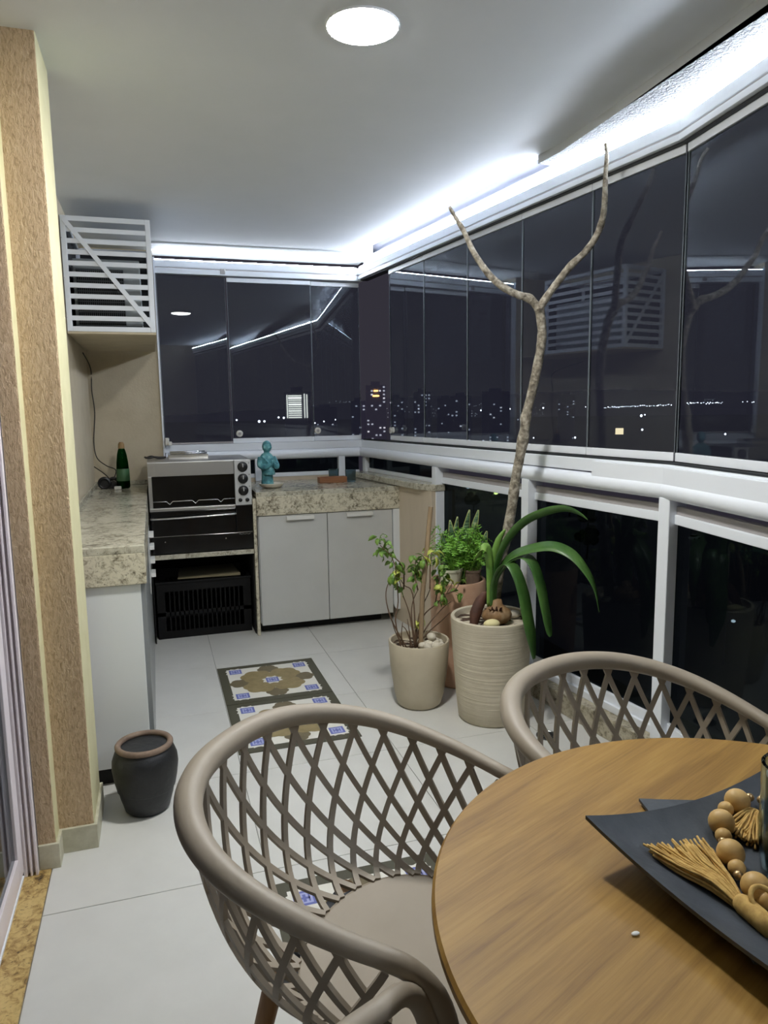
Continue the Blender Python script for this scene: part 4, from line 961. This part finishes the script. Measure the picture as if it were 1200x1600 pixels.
def build_chairs():
    R = resample(rim_points(), 121)
    def rimat(t):
        t = min(max(t, 0), 1)*120; i = min(int(t), 119); return R[i].lerp(R[i+1], t-i)
    def seatat(t):
        r = rimat(t); y = r.y; x = r.x*.64
        yy = -.085+(y+.315)*(.265/.483)
        z = .432+.012*min(1, max(0, (yy+.1)/.3))
        return Vector((x, yy, z))
    def surf(t, v):
        e, r = seatat(t), rimat(t)
        c = Vector((e.x+(r.x-e.x)*.82, e.y+(r.y-e.y)*.82, e.z+.01))
        return e*(1-v)**2+c*2*v*(1-v)+r*v*v
    t = thing('lattice_armchair', 'taupe lattice tub armchair with its whole back in view, nearest the floor mats', 'chair', (0, 0, 0), group='chairs around the round table')
    # rim with front uprights
    arm = R[-1]; f = [arm+Vector((-.006, .040, -.012)), arm+Vector((-.016, .074, -.048)), arm+Vector((-.030, .088, -.110)), arm+Vector((-.050, .080, -.175)), arm+Vector((-.072, .062, -.238))]
    mir = lambda p: Vector((-p.x, p.y, p.z))
    path = [mir(p) for p in f[::-1]]+[R[i] for i in range(0, 121, 3)]+f
    path = smoothpts(path, 3); n = len(path)
    rad = [0.0150+.0095*max(0, sin(pi*min(max((i/(n-1)-.12)/.76, 0), 1)))**1.0 for i in range(n)]
    MB().tube(path, rad, 16, ell=1.12).build('rim', M['taupe'], t, smooth=True)
    # seat shell: dished pan, closed underneath
    m = MB(); NT, NR = 60, 8
    edge = [seatat(i/NT) for i in range(NT+1)]
    front = [Vector((edge[-1].x*(1-2*k/14), edge[-1].y+.055*sin(pi*k/14)+.03, .440-.02*abs(1-2*k/14)*0)) for k in range(15)]
    loop = edge+[p for p in front]
    ctr = Vector((0, .02, .425)); V = []; F = []; nl = len(loop)
    for s, dz in ((1, 0), (-1, -.022)):
        base = len(V)
        for i in range(1, NR+1):
            q = i/NR
            for p in loop:
                h = ctr.lerp(p, q); h.z = ctr.z+(p.z-ctr.z)*q**2.2+dz; V.append(h)
        V.append(ctr+Vector((0, 0, dz))); c0 = len(V)-1
        for k in range(nl):
            k2 = (k+1) % nl
            tri = (c0, base+k, base+k2); F.append(tri if s > 0 else tri[::-1])
            for i in range(NR-1):
                qd = (base+i*nl+k, base+(i+1)*nl+k, base+(i+1)*nl+k2, base+i*nl+k2); F.append(qd if s > 0 else qd[::-1])
    b0 = (NR-1)*nl; b1 = NR*nl+1+(NR-1)*nl
    for k in range(nl):
        k2 = (k+1) % nl; F.append((b0+k, b1+k, b1+k2, b0+k2))
    m.add(V, F).build('seat', M['taupe'], t, smooth='auto')
    # lower solid skirt of the shell
    m = MB(); V = []; F = []; NV = 5
    for s in (1, -1):
        for j in range(NV+1):
            for i in range(NT+1): V.append(surf(i/NT, .085*j/NV)+Vector((0, 0, .004*s-.004)))
    W2 = NT+1; S = (NV+1)*W2
    for j in range(NV):
        for i in range(NT):
            a = j*W2+i; F.append((a, a+1, a+W2+1, a+W2)); F.append((S+a, S+a+W2, S+a+W2+1, S+a+1))
    for i in range(NT): a = NV*W2+i; F.append((a, a+1, S+a+1, S+a))
    m.add(V, F).build('shell_skirt', M['taupe'], t, smooth=True)
    # crossing strips
    N_, D = 19, .172
    for fam in (1, -1):
        for i in range(-5, N_+6):
            t0 = (i+.5)/N_; pts = []
            for j in range(21):
                v = .082+.908*j/20; tt = t0+fam*D*(v-.5)/.96
                if -.001 <= tt <= 1.001: pts.append((tt, v))
            if len(pts) < 5: continue
            V = []; F = []
            for k, (tt, v) in enumerate(pts):
                p = surf(tt, v); a_, b_ = pts[max(k-1, 0)], pts[min(k+1, len(pts)-1)]
                tg = (surf(*b_)-surf(*a_)).normalized()
                du = surf(min(tt+.01, 1), v)-surf(max(tt-.01, 0), v); dv = surf(tt, min(v+.02, 1))-surf(tt, v-.02)
                nn = du.cross(dv).normalized(); sd = nn.cross(tg).normalized()
                for x, y in ((-1, -1), (1, -1), (1, 1), (-1, 1)): V.append(p+sd*(.0062*x)+nn*(.0042*y))
            for k in range(len(pts)-1):
                for q in range(4): F.append((4*k+q, 4*k+(q+1) % 4, 4*k+4+(q+1) % 4, 4*k+4+q))
            e = 4*(len(pts)-1); F += [(3, 2, 1, 0), (e, e+1, e+2, e+3)]
            MB().add(V, F).build('lattice_strip', M['taupe'], t)
    for sx in (-1, 1):
        for y0, y1 in ((.13, .20), (-.13, -.22)):
            MB().tube([(sx*.14, y0, .415), (sx*.20, y1, .0)], [.020, .012], 14).build('leg', M['leg_wood'], t, smooth='auto')
    MB().box(-.15, .15, -.15, .15, .392, .412).build('under_frame', M['black'], t, bevel=.004)
    def ang(deg): return radians(deg-90)
    t.location = (.3493, 1.2278, 0); t.rotation_euler.z = ang(-42.4)
    dup(t, (1.050, 1.297, 0), ang(-72.6), 'taupe lattice tub armchair on the window side of the round table')
    dup(t, (.339, .488, 0), ang(45), 'taupe lattice tub armchair of which only an arm shows at the bottom edge')
build_chairs()

def build_table():
    c = (.820, .689)
    t = thing('round_table', 'round wooden dining table with the slate plates on it', 'table', (c[0], c[1], 0))
    MB().lathe([(.001, .743), (.490, .743), (.512, .749), (.517, .756), (.5165, .765), (.512, .770), (.001, .770)], (c[0], c[1], 0), 128).build('tabletop', M['table'], t, smooth='auto')
    MB().lathe([(.045, .03), (.045, .725), (.12, .7425)], (c[0], c[1], 0), 32).build('column', M['leg_wood'], t, smooth='auto')
    for k in range(4):
        a = radians(20+90*k)
        MB().bar((c[0]+.03*cos(a), c[1]+.03*sin(a), .06), (c[0]+.25*cos(a), c[1]+.25*sin(a), .022), .04, .05).build('foot', M['leg_wood'], t, bevel=.004)
build_table()

def build_table_items():
    def plate(name, c, rot, side, z0, mid, corner, th, label, pw=2.5):
        n = 28; h = side/2; V = []
        R_ = Matrix.Rotation(rot, 2)
        for s in (1, -1):
            for j in range(n+1):
                for i in range(n+1):
                    u, v = -1+2*i/n, -1+2*j/n
                    z = z0+mid*max(abs(u), abs(v))**pw+corner*(abs(u)*abs(v))**2
                    # edges bow in slightly between the corners
                    k = 1-.035*((1-v*v)*abs(u)**3); k2 = 1-.035*((1-u*u)*abs(v)**3)
                    p = R_ @ Vector((u*h*k, v*h*k2)); V.append((c[0]+p.x, c[1]+p.y, z+(th if s > 0 else 0)))
        W2 = n+1; S = W2*W2; F = []
        for j in range(n):
            for i in range(n):
                a = j*W2+i; F.append((a, a+1, a+W2+1, a+W2)); F.append((S+a, S+a+W2, S+a+W2+1, S+a+1))
        for i in range(n):
            a = i; F.append((a, S+a, S+a+1, a+1)); a = n*W2+i; F.append((a, a+1, S+a+1, S+a))
            a = i*W2; F.append((a, a+W2, S+a+W2, S+a)); a = i*W2+n; F.append((a, S+a, S+a+W2, a+W2))
        o = MB().add(V, F).build(name, M['slate'], loc=(c[0], c[1], z0), smooth='auto'); tag(o, label, 'plate', 'slate plates on the table')
    plate('slate_plate', (.890, .752), radians(119-135), .372, .7705, .001, .004, .005, 'lower slate plate of which only one corner peeks out', 4)
    PC, PR, PH = (.838, .6856), radians(7), .2235
    plate('slate_plate', PC, PR, 2*PH, .778, .030, .026, .006, 'large square slate plate with raised corners carrying the bead garland', 4)
    def top(x, y):
        dx, dy = x-PC[0], y-PC[1]; u = abs(dx*cos(PR)+dy*sin(PR))/PH; v = abs(-dx*sin(PR)+dy*cos(PR))/PH
        return .784+.030*max(u, v)**4+.026*(u*v)**2
    # bead garland
    t = thing('bead_garland', 'wooden bead garland with jute tassels lying on the slate plate', 'garland', (.777, .777, .786))
    for x, y in ((.864, .870), (.804, .838), (.765, .777), (.741, .706)):
        MB().ball((x, y, top(x, y)+.0197), .0195, 24, 16).build('bead', M['bead'], t, smooth=True)
    for x, y in ((.838, .866), (.790, .818), (.755, .754), (.739, .686)):
        MB().ball((x, y, top(x, y)+.0135), .0122, 20, 12).build('bead', M['bead'], t, smooth=True)
    for x, y in ((.823, .861), (.782, .810), (.746, .742), (.898, .879), (.913, .870)):
        MB().ball((x, y, top(x, y)+.012), .0068, 14, 10).build('spacer_bead', M['gold'], t, smooth=True)
    def tassel(knot, direction, length, spread, n, seed, cap=True):
        rnd = random.Random(seed); k = Vector((knot[0], knot[1], 0)); d = Vector((direction[0], direction[1], 0)).normalized(); s = Vector((-d.y, d.x, 0)); m = MB()
        for i in range(n):
            a = rnd.uniform(-1, 1)*spread; l = length*rnd.uniform(.82, 1.05); h = rnd.uniform(0, .016)
            p = [k+s*(a*.012)+Vector((0, 0, h*.4)), k+d*l*.35+s*(a*.35*length)+Vector((0, 0, h+.004)), k+d*l*.7+s*(a*.72*length+rnd.uniform(-.003, .003))+Vector((0, 0, h*.8+.001)), k+d*l+s*(a*length+rnd.uniform(-.006, .006))+Vector((0, 0, h*.55+rnd.uniform(0, .004)))]
            p = [q+Vector((0, 0, top(q.x, q.y)+.002)) for q in p]
            m.tube(smoothpts(p, 3), [.0019]*10, 5)
        m.build('tassel', M['jute'], t, smooth=True, kind='stuff')
        k = k+Vector((0, 0, top(k.x, k.y)+.004))
        if cap: MB().tube([k-d*.045+Vector((0, 0, .006)), k-d*.030+Vector((0, 0, .008)), k+d*.004+Vector((0, 0, .008)), k+d*.012+Vector((0, 0, .007))], [.012, .0135, .0135, .011], 14).build('tassel_cap', M['jute'], t, smooth=True)
    tassel((.704, .684), (.03, 1.0), .140, .36, 110, 4)
    tassel((.893, .856), (-.86, -.50), .085, .38, 80, 6, False)
    # loop of cord by the cap
    lp = [(.722+.018*cos(a*pi/10), .672+.016*sin(a*pi/10), .810+.012*sin(a*pi/10)) for a in range(21)]
    MB().tube(lp, .0035, 8, cap=False).build('cord_loop', M['jute'], t, smooth=True)
    c = (.832, .731)
    t = thing('glass_holder', 'tall clear glass holder standing on the slate plate at the picture edge', 'glass', (c[0], c[1], .784))
    MB().lathe([(.001, 0), (.036, 0), (.041, .004), (.046, .05), (.048, .165), (.0455, .168), (.043, .165), (.041, .05), (.036, .010), (.001, .009)], (c[0], c[1], .7842), 40).build('cup', M['clear_glass'], t, smooth='auto')
    MB().lathe([(.001, .011), (.035, .011), (.0395, .05), (.041, .150), (.001, .150)], (c[0], c[1], .7842), 32).build('candle', M['white_plastic'], t, smooth='auto')
    o = MB().ball((.560, .718, .7725), .004, 8, 6, (1.6, .9, .5)).build('crumb', M['white_plastic'], loc=(.560, .718, .7705), smooth=True)
    tag(o, 'tiny white crumb on the bare tabletop', 'crumb')
build_table_items()
# ================================================================== NIGHT CITY
def build_city():
    GZ = -40.0
    dark = mat('hazed_facade', (226, 224, 240), .8); ground = mat('hazed_ground', (214, 212, 218), .9)  # pale bases put night haze into the facade and ground colours
    hillm = mat('hazed_hill', (236, 234, 244), .95)  # hills lightened the same way, haze in the base colour
    white = mat('city_light_white', (255, 255, 255), .5, emit=(236, 242, 255), strength=3, sampled=False)
    dim = mat('city_light_dim', (255, 255, 255), .5, emit=(220, 228, 240), strength=.32, sampled=False)
    mid = mat('city_light_mid', (255, 255, 255), .5, emit=(230, 232, 236), strength=.5, sampled=False)
    warm = mat('city_light_warm', (255, 200, 120), .5, emit=(255, 196, 110), strength=2.2, sampled=False)
    lampy = mat('street_lamp_yellow', (255, 240, 150), .5, emit=(232, 240, 140), strength=10, sampled=False)
    teal = mat('city_light_teal', (200, 255, 240), .5, emit=(150, 255, 220), strength=3, sampled=False)
    struct(MB().box(-5000, 9000, 30, 9000, GZ-1, GZ).build('ground_city', ground), 'dark ground of the city far below')
    def at(az, dist, z=GZ): return Vector((sin(radians(az))*dist, cos(radians(az))*dist, z))
    # hills
    m = MB(); V = []; F = []; n = 80; rnd = random.Random(1)
    for i in range(n+1):
        az = -25+110*i/n; hgt = 120+230*max(0, sin((az-2)*.05))+16*sin(az*.41)+9*sin(az*1.1+1)
        if az < 16: hgt *= max(.15, (az+25)/41)
        hgt *= .32
        V += [at(az, 3300, GZ), at(az, 3600, GZ+hgt), at(az, 4300, GZ)]
    for i in range(n): a = i*3; F += [(a, a+3, a+4, a+1), (a+1, a+4, a+5, a+2)]
    m.add(V, F); struct(m.build('hills', hillm), 'dark hills behind the city')
    rnd = random.Random(17)
    def tower(az, dist, wid, top, lab, lit=.14, mats=(dim, mid), cell=3.2, grid=None):
        """block standing on the ground; top is metres above the balcony floor"""
        c = at(az, dist); t = thing('apartment_tower', lab, 'building', tuple(c), group='far apartment towers')
        ax = Vector((cos(radians(az)), -sin(radians(az)), 0)); ay = Vector((sin(radians(az)), cos(radians(az)), 0))
        w2, dp = wid/2, wid*.8; H = top-GZ
        def P(u, v, z): return c+ax*u+ay*v+Vector((0, 0, z))
        m = MB(); q = [P(-w2, 0, 0), P(w2, 0, 0), P(w2, dp, 0), P(-w2, dp, 0)]
        m.prism([(p.x, p.y) for p in q], GZ, top); m.build('facade', dark, t)
        q = [P(-w2*.5, dp*.2, 0), P(w2*.4, dp*.2, 0), P(w2*.4, dp*.7, 0), P(-w2*.5, dp*.7, 0)]
        MB().prism([(p.x, p.y) for p in q], top, top+3).build('roof_block', dark, t)
        for mt, share in ((mats[0], lit*.6), (mats[1], lit*.16)):
            m = MB(); nx, nz = max(2, int(wid/cell)), int(H/3.1)
            for i in range(nx):
                for k in range(max(0, nz-18), nz):
                    if rnd.random() < share:
                        u = -w2+wid*(i+.5)/nx; z = 3.1*k+.8
                        m.add([P(u-.75, -.15, z), P(u+.75, -.15, z), P(u+.75, -.15, z+1.1), P(u-.75, -.15, z+1.1)], [(0, 1, 2, 3)])
            if m.v: o = m.build('lit_windows', mt, t, kind='stuff')
        return t, P
    T = [(17.0, 620, 17, 22, 'dark apartment tower with amber lit top floors, seen through the open corner gap', .40),
         (15.6, 640, 13, 9, 'shorter tower with scattered white windows next to the amber topped one', .30),
         (18.6, 700, 14, 12, 'slim tower with few lit windows just past the first glass edge', .22),
         (20.6, 680, 16, 17, 'tower with a cluster of white windows behind the first side pane', .26),
         (22.4, 760, 17, 12, 'dim tower behind the second side pane', .16),
         (23.6, 640, 18, 12, 'broad dim tower left of the third side pane edge', .16),
         (26.3, 700, 26, 17, 'wide apartment block left of the tree trunk', .14),
         (28.4, 760, 14, 11, 'slim dim block close to the tree trunk', .12),
         (31.6, 900, 20, 16, 'far block just right of the tree trunk', .10),
         (13.0, 800, 26, 5, 'low wide dim block behind the third end pane', .06)]
    for az, d, w_, top, lab, lit in T: tower(az, d, w_, top, lab, lit)
    # lit crown of the amber tower
    c = at(17.0, 620); ax = Vector((cos(radians(17)), -sin(radians(17)), 0))
    m = MB()
    for k in range(2):
        z = 12.5+4.2*k; u = 2.6-.8*k
        p0, p1 = c-ax*u, c+ax*u; ay = Vector((sin(radians(17)), cos(radians(17)), 0))*-.4
        for a, b in ((p0+ay, p1+ay),): m.add([(a.x, a.y, z), (b.x, b.y, z), (b.x, b.y, z+.9), (a.x, a.y, z+.9)], [(0, 1, 2, 3)])
    o = m.build('crown_lights', warm, loc=(c.x, c.y, 12)); tag(o, 'amber lights on the upper floors of the corner gap tower', 'lights')
    # stair tower with lit floor strips
    t, P = tower(10.9, 420, 15, 12, 'apartment block with a bright striped stairwell behind the end window', .0)
    for k in range(11):
        z = -GZ-2.6+1.22*k
        q = [P(-5.2, -.2, z), P(2.2, -.2, z), P(2.2, -.2, z+.62), P(-5.2, -.2, z+.62)]
        MB().add(q+[p+Vector((0, 0, 0))+(P(0, .3, 0)-P(0, 0, 0)) for p in q], [(0, 1, 2, 3), (7, 6, 5, 4), (0, 4, 5, 1), (1, 5, 6, 2), (2, 6, 7, 3), (3, 7, 4, 0)]).build('stair_light', mat('stair_light', (255, 255, 255), .5, emit=(246, 244, 226), strength=.75+.1*k, sampled=False) if k in (0, 3, 6, 9) else bpy.data.materials['stair_light'], t)
    for u, h in ((-6.2, 13), (3.6, 13.6), (5.0, 13.2)):
        z = -GZ-2.6; q = [P(u, -.2, z), P(u+.55, -.2, z), P(u+.55, -.2, z+h), P(u, -.2, z+h)]
        MB().add(q+[p+(P(0, .3, 0)-P(0, 0, 0)) for p in q], [(0, 1, 2, 3), (7, 6, 5, 4), (0, 4, 5, 1), (1, 5, 6, 2), (2, 6, 7, 3), (3, 7, 4, 0)]).build('stair_light', bpy.data.materials['stair_light'], t)
    # strings of far lights
    def dots(name, lab, items, mt):
        m = MB()
        for az, dist, z, r in items: p = at(az, dist, z); m.ball(tuple(p), r, 6, 4)
        o = m.build(name, mt, loc=tuple(at(items[0][0], items[0][1], items[0][2]))); tag(o, lab, 'lights', kind='stuff')
    rnd = random.Random(4)
    dots('shore_lights', 'string of white lights along the far shore', [(34.4+4.6*(i/46)+rnd.uniform(-.04, .04), 2500, -2+5*i/46+rnd.uniform(-2, 2), rnd.uniform(.7, 1.9)) for i in range(47)]+[(40.1+2.3*i/24+rnd.uniform(-.03, .03), 2500, 6+rnd.uniform(-2, 3), rnd.uniform(.8, 2.0)) for i in range(25)]+[(44.0+rnd.uniform(-.4, .5), 2500, 8+rnd.uniform(-1, 2), 1.3) for i in range(5)], white)
    dots('hillside_lights', 'scattered faint lights on the far hillside', [(41.0+1.6*rnd.random(), 2600, 14+6*rnd.random(), .8) for i in range(12)]+[(13.2+2.2*rnd.random(), 2400, 26+5*rnd.random(), .9) for i in range(14)], dim)
    dots('avenue_lights', 'row of white street lights along the avenue behind the tree', [(az+rnd.uniform(-.1, .1), 1500, z, r) for az, z, r in ((18.9, -8, 1.6), (21.0, -9, 1.9), (22.6, -5, 1.8), (22.8, -4, 1.4), (23.8, -4, 1.7), (25.2, -3, 1.6), (26.0, -3, 1.1), (26.7, -2, 1.2), (27.3, -1, 1.4), (27.9, -1, 1.7), (28.5, 0, 1.0), (29.0, 0, 1.1), (29.8, 0, 1.8), (32.0, 2, 1.9), (33.0, 1, 1.0), (26.2, -17, 1.9), (25.9, -17, 1.5), (25.3, -20, 1.1))], white)
    dots('block_lights', 'tiny dim window lights low in the skyline behind side panes', [(16+14*rnd.random(), 900, -8+16*rnd.random()**1.5, .42) for i in range(150)], dim)
    dots('roof_lights', 'small bright lamps on rooftops below the end window', [(9.4, 700, -4.5, .9), (9.8, 700, -5, 1.0), (10.3, 700, -3, .6), (10.05, 900, -3.5, .8), (7.9, 700, -8, 1.2), (8.3, 700, -8, 1.0), (12.9, 700, -9, .7), (11.6, 620, -7.5, .8), (12.2, 620, -9, .6), (6.2, 760, -7, .9), (13.8, 700, -7.5, .6)], white)
    o = MB().box(-3.2, 3.2, -.2, .2, 0, 5.2).build('lit_window_square', mat('lit_window_glow', (255, 230, 190), .5, emit=(246, 222, 176), strength=1.1, sampled=False)); p = at(35.5, 640, -22); o.location = p; o.rotation_euler.z = radians(-35.5)  # glowing box standing for a single lit window
    tag(o, 'small warm lit window square low behind the fifth side pane', 'light')
    dots('yard_lights', 'single white lamps scattered in the dark below the shoreline', [(37.1, 700, -20, 1.0), (42.7, 700, -24, .9), (29.2, 700, -27, .7), (37.0, 1300, -15, 2.2), (37.25, 1300, -13.5, 1.2), (32.3, 800, -31, 1.1)], white)
    # street below: lamps, parked cars, trees
    def lamp(x, y, lab, mt, h=7):
        t = thing('street_lamp', lab, 'street lamp', (x, y, GZ), group='street lamps far below')
        MB().tube([(x, y, GZ), (x, y, GZ+h)], [.14, .08], 8).build('pole', dark, t)
        MB().tube([(x, y, GZ+h), (x+1.0, y-.4, GZ+h+.3)], .07, 6).build('arm', dark, t)
        MB().ball((x+1.1, y-.4, GZ+h+.2), .0029*sqrt(x*x+y*y), 10, 8, (1, 1, .6)).build('lamp_head', mt, t)
    for x, y, lab, mt in ((137, 297, 'yellowish street lamp seen between the first two railing posts, the upper one', lampy), (130, 265, 'yellowish street lamp lowest behind the tree trunk', lampy), (147, 330, 'yellowish street lamp beside the first railing post', lampy), (129, 290, 'pale street lamp in the middle of the first smoked pane', white), (161, 162, 'greenish white street lamp in the last smoked pane', teal), (98, 95, 'yellow street lamp low in the last smoked pane', lampy), (85.5, 90.5, 'small white street lamp above the far chair rim', white), (157, 256, 'white street lamp behind the arching strap leaf', white)):
        lamp(x, y, lab, mt)
    rnd = random.Random(8); carw = mat('glowing_white_car_paint', (224, 226, 226), .3, emit=(220, 225, 220), strength=.06, sampled=False); carg = mat('car_window', (20, 22, 24), .2); tyre = mat('car_tyre', (18, 18, 18), .8)  # faint emission in the car paint stands in for light falling on it
    t = thing('parked_car', 'white parked car seen far below through the last smoked pane', 'car', (159, 183, GZ), rz=radians(20))
    body = [(-2.1, .35), (2.1, .35), (2.15, .8), (1.2, .95), (-2.0, 1.0), (-2.15, .7)]; cab = [(-1.6, .98), (.9, .95), (.3, 1.48), (-1.2, 1.5)]
    def extr(poly, w_, name, mt):
        n = len(poly); V = [(x, -w_, z) for x, z in poly]+[(x, w_, z) for x, z in poly]
        me = MB().add([(x+159, y+183, z+GZ) for x, y, z in V], [tuple(range(n)), tuple(range(2*n-1, n-1, -1))]+[(i, n+i, n+(i+1) % n, (i+1) % n) for i in range(n)]); return me.build(name, mt, t, bevel=.08)
    extr(body, .86, 'car_body', carw); extr(cab, .74, 'cabin', carg)
    extr([(-1.2, 1.5), (.3, 1.48), (.2, 1.56), (-1.1, 1.58)], .70, 'car_roof', carw)
    for x in (-1.35, 1.35):
        for y in (-.8, .8): MB().tube([(159+x, 183+y-.1, GZ+.33), (159+x, 183+y+.1, GZ+.33)], .33, 14, up0=(0, 0, 1)).build('wheel', tyre, t)
    leafd = tex_mat('night_foliage', [(.3, (34, 52, 34)), (.7, (58, 78, 50))], .6, .9); trunkm = mat('night_trunk', (50, 44, 38), .9)
    for i, (x, y, lab) in enumerate(((120, 262, 'dark leafy street tree behind the trunk of the forked tree'), (150, 240, 'dark leafy street tree behind the arching strap leaves'), (135, 205, 'dark leafy street tree low in the second smoked pane'), (112, 170, 'dark leafy street tree nearest the second railing post'))):
        t = thing('street_tree', lab, 'tree', (x, y, GZ), group='street trees far below')
        MB().tube([(x, y, GZ), (x+.3, y, GZ+5)], [.3, .18], 8).build('trunk', trunkm, t)
        m = MB()
        for k in range(9):
            m.ball((x+rnd.uniform(-2.2, 2.2), y+rnd.uniform(-2.2, 2.2), GZ+5.5+rnd.uniform(-1, 2)), rnd.uniform(1.2, 2.0), 10, 7)
        m.build('crown', leafd, t, smooth=True)
build_city()
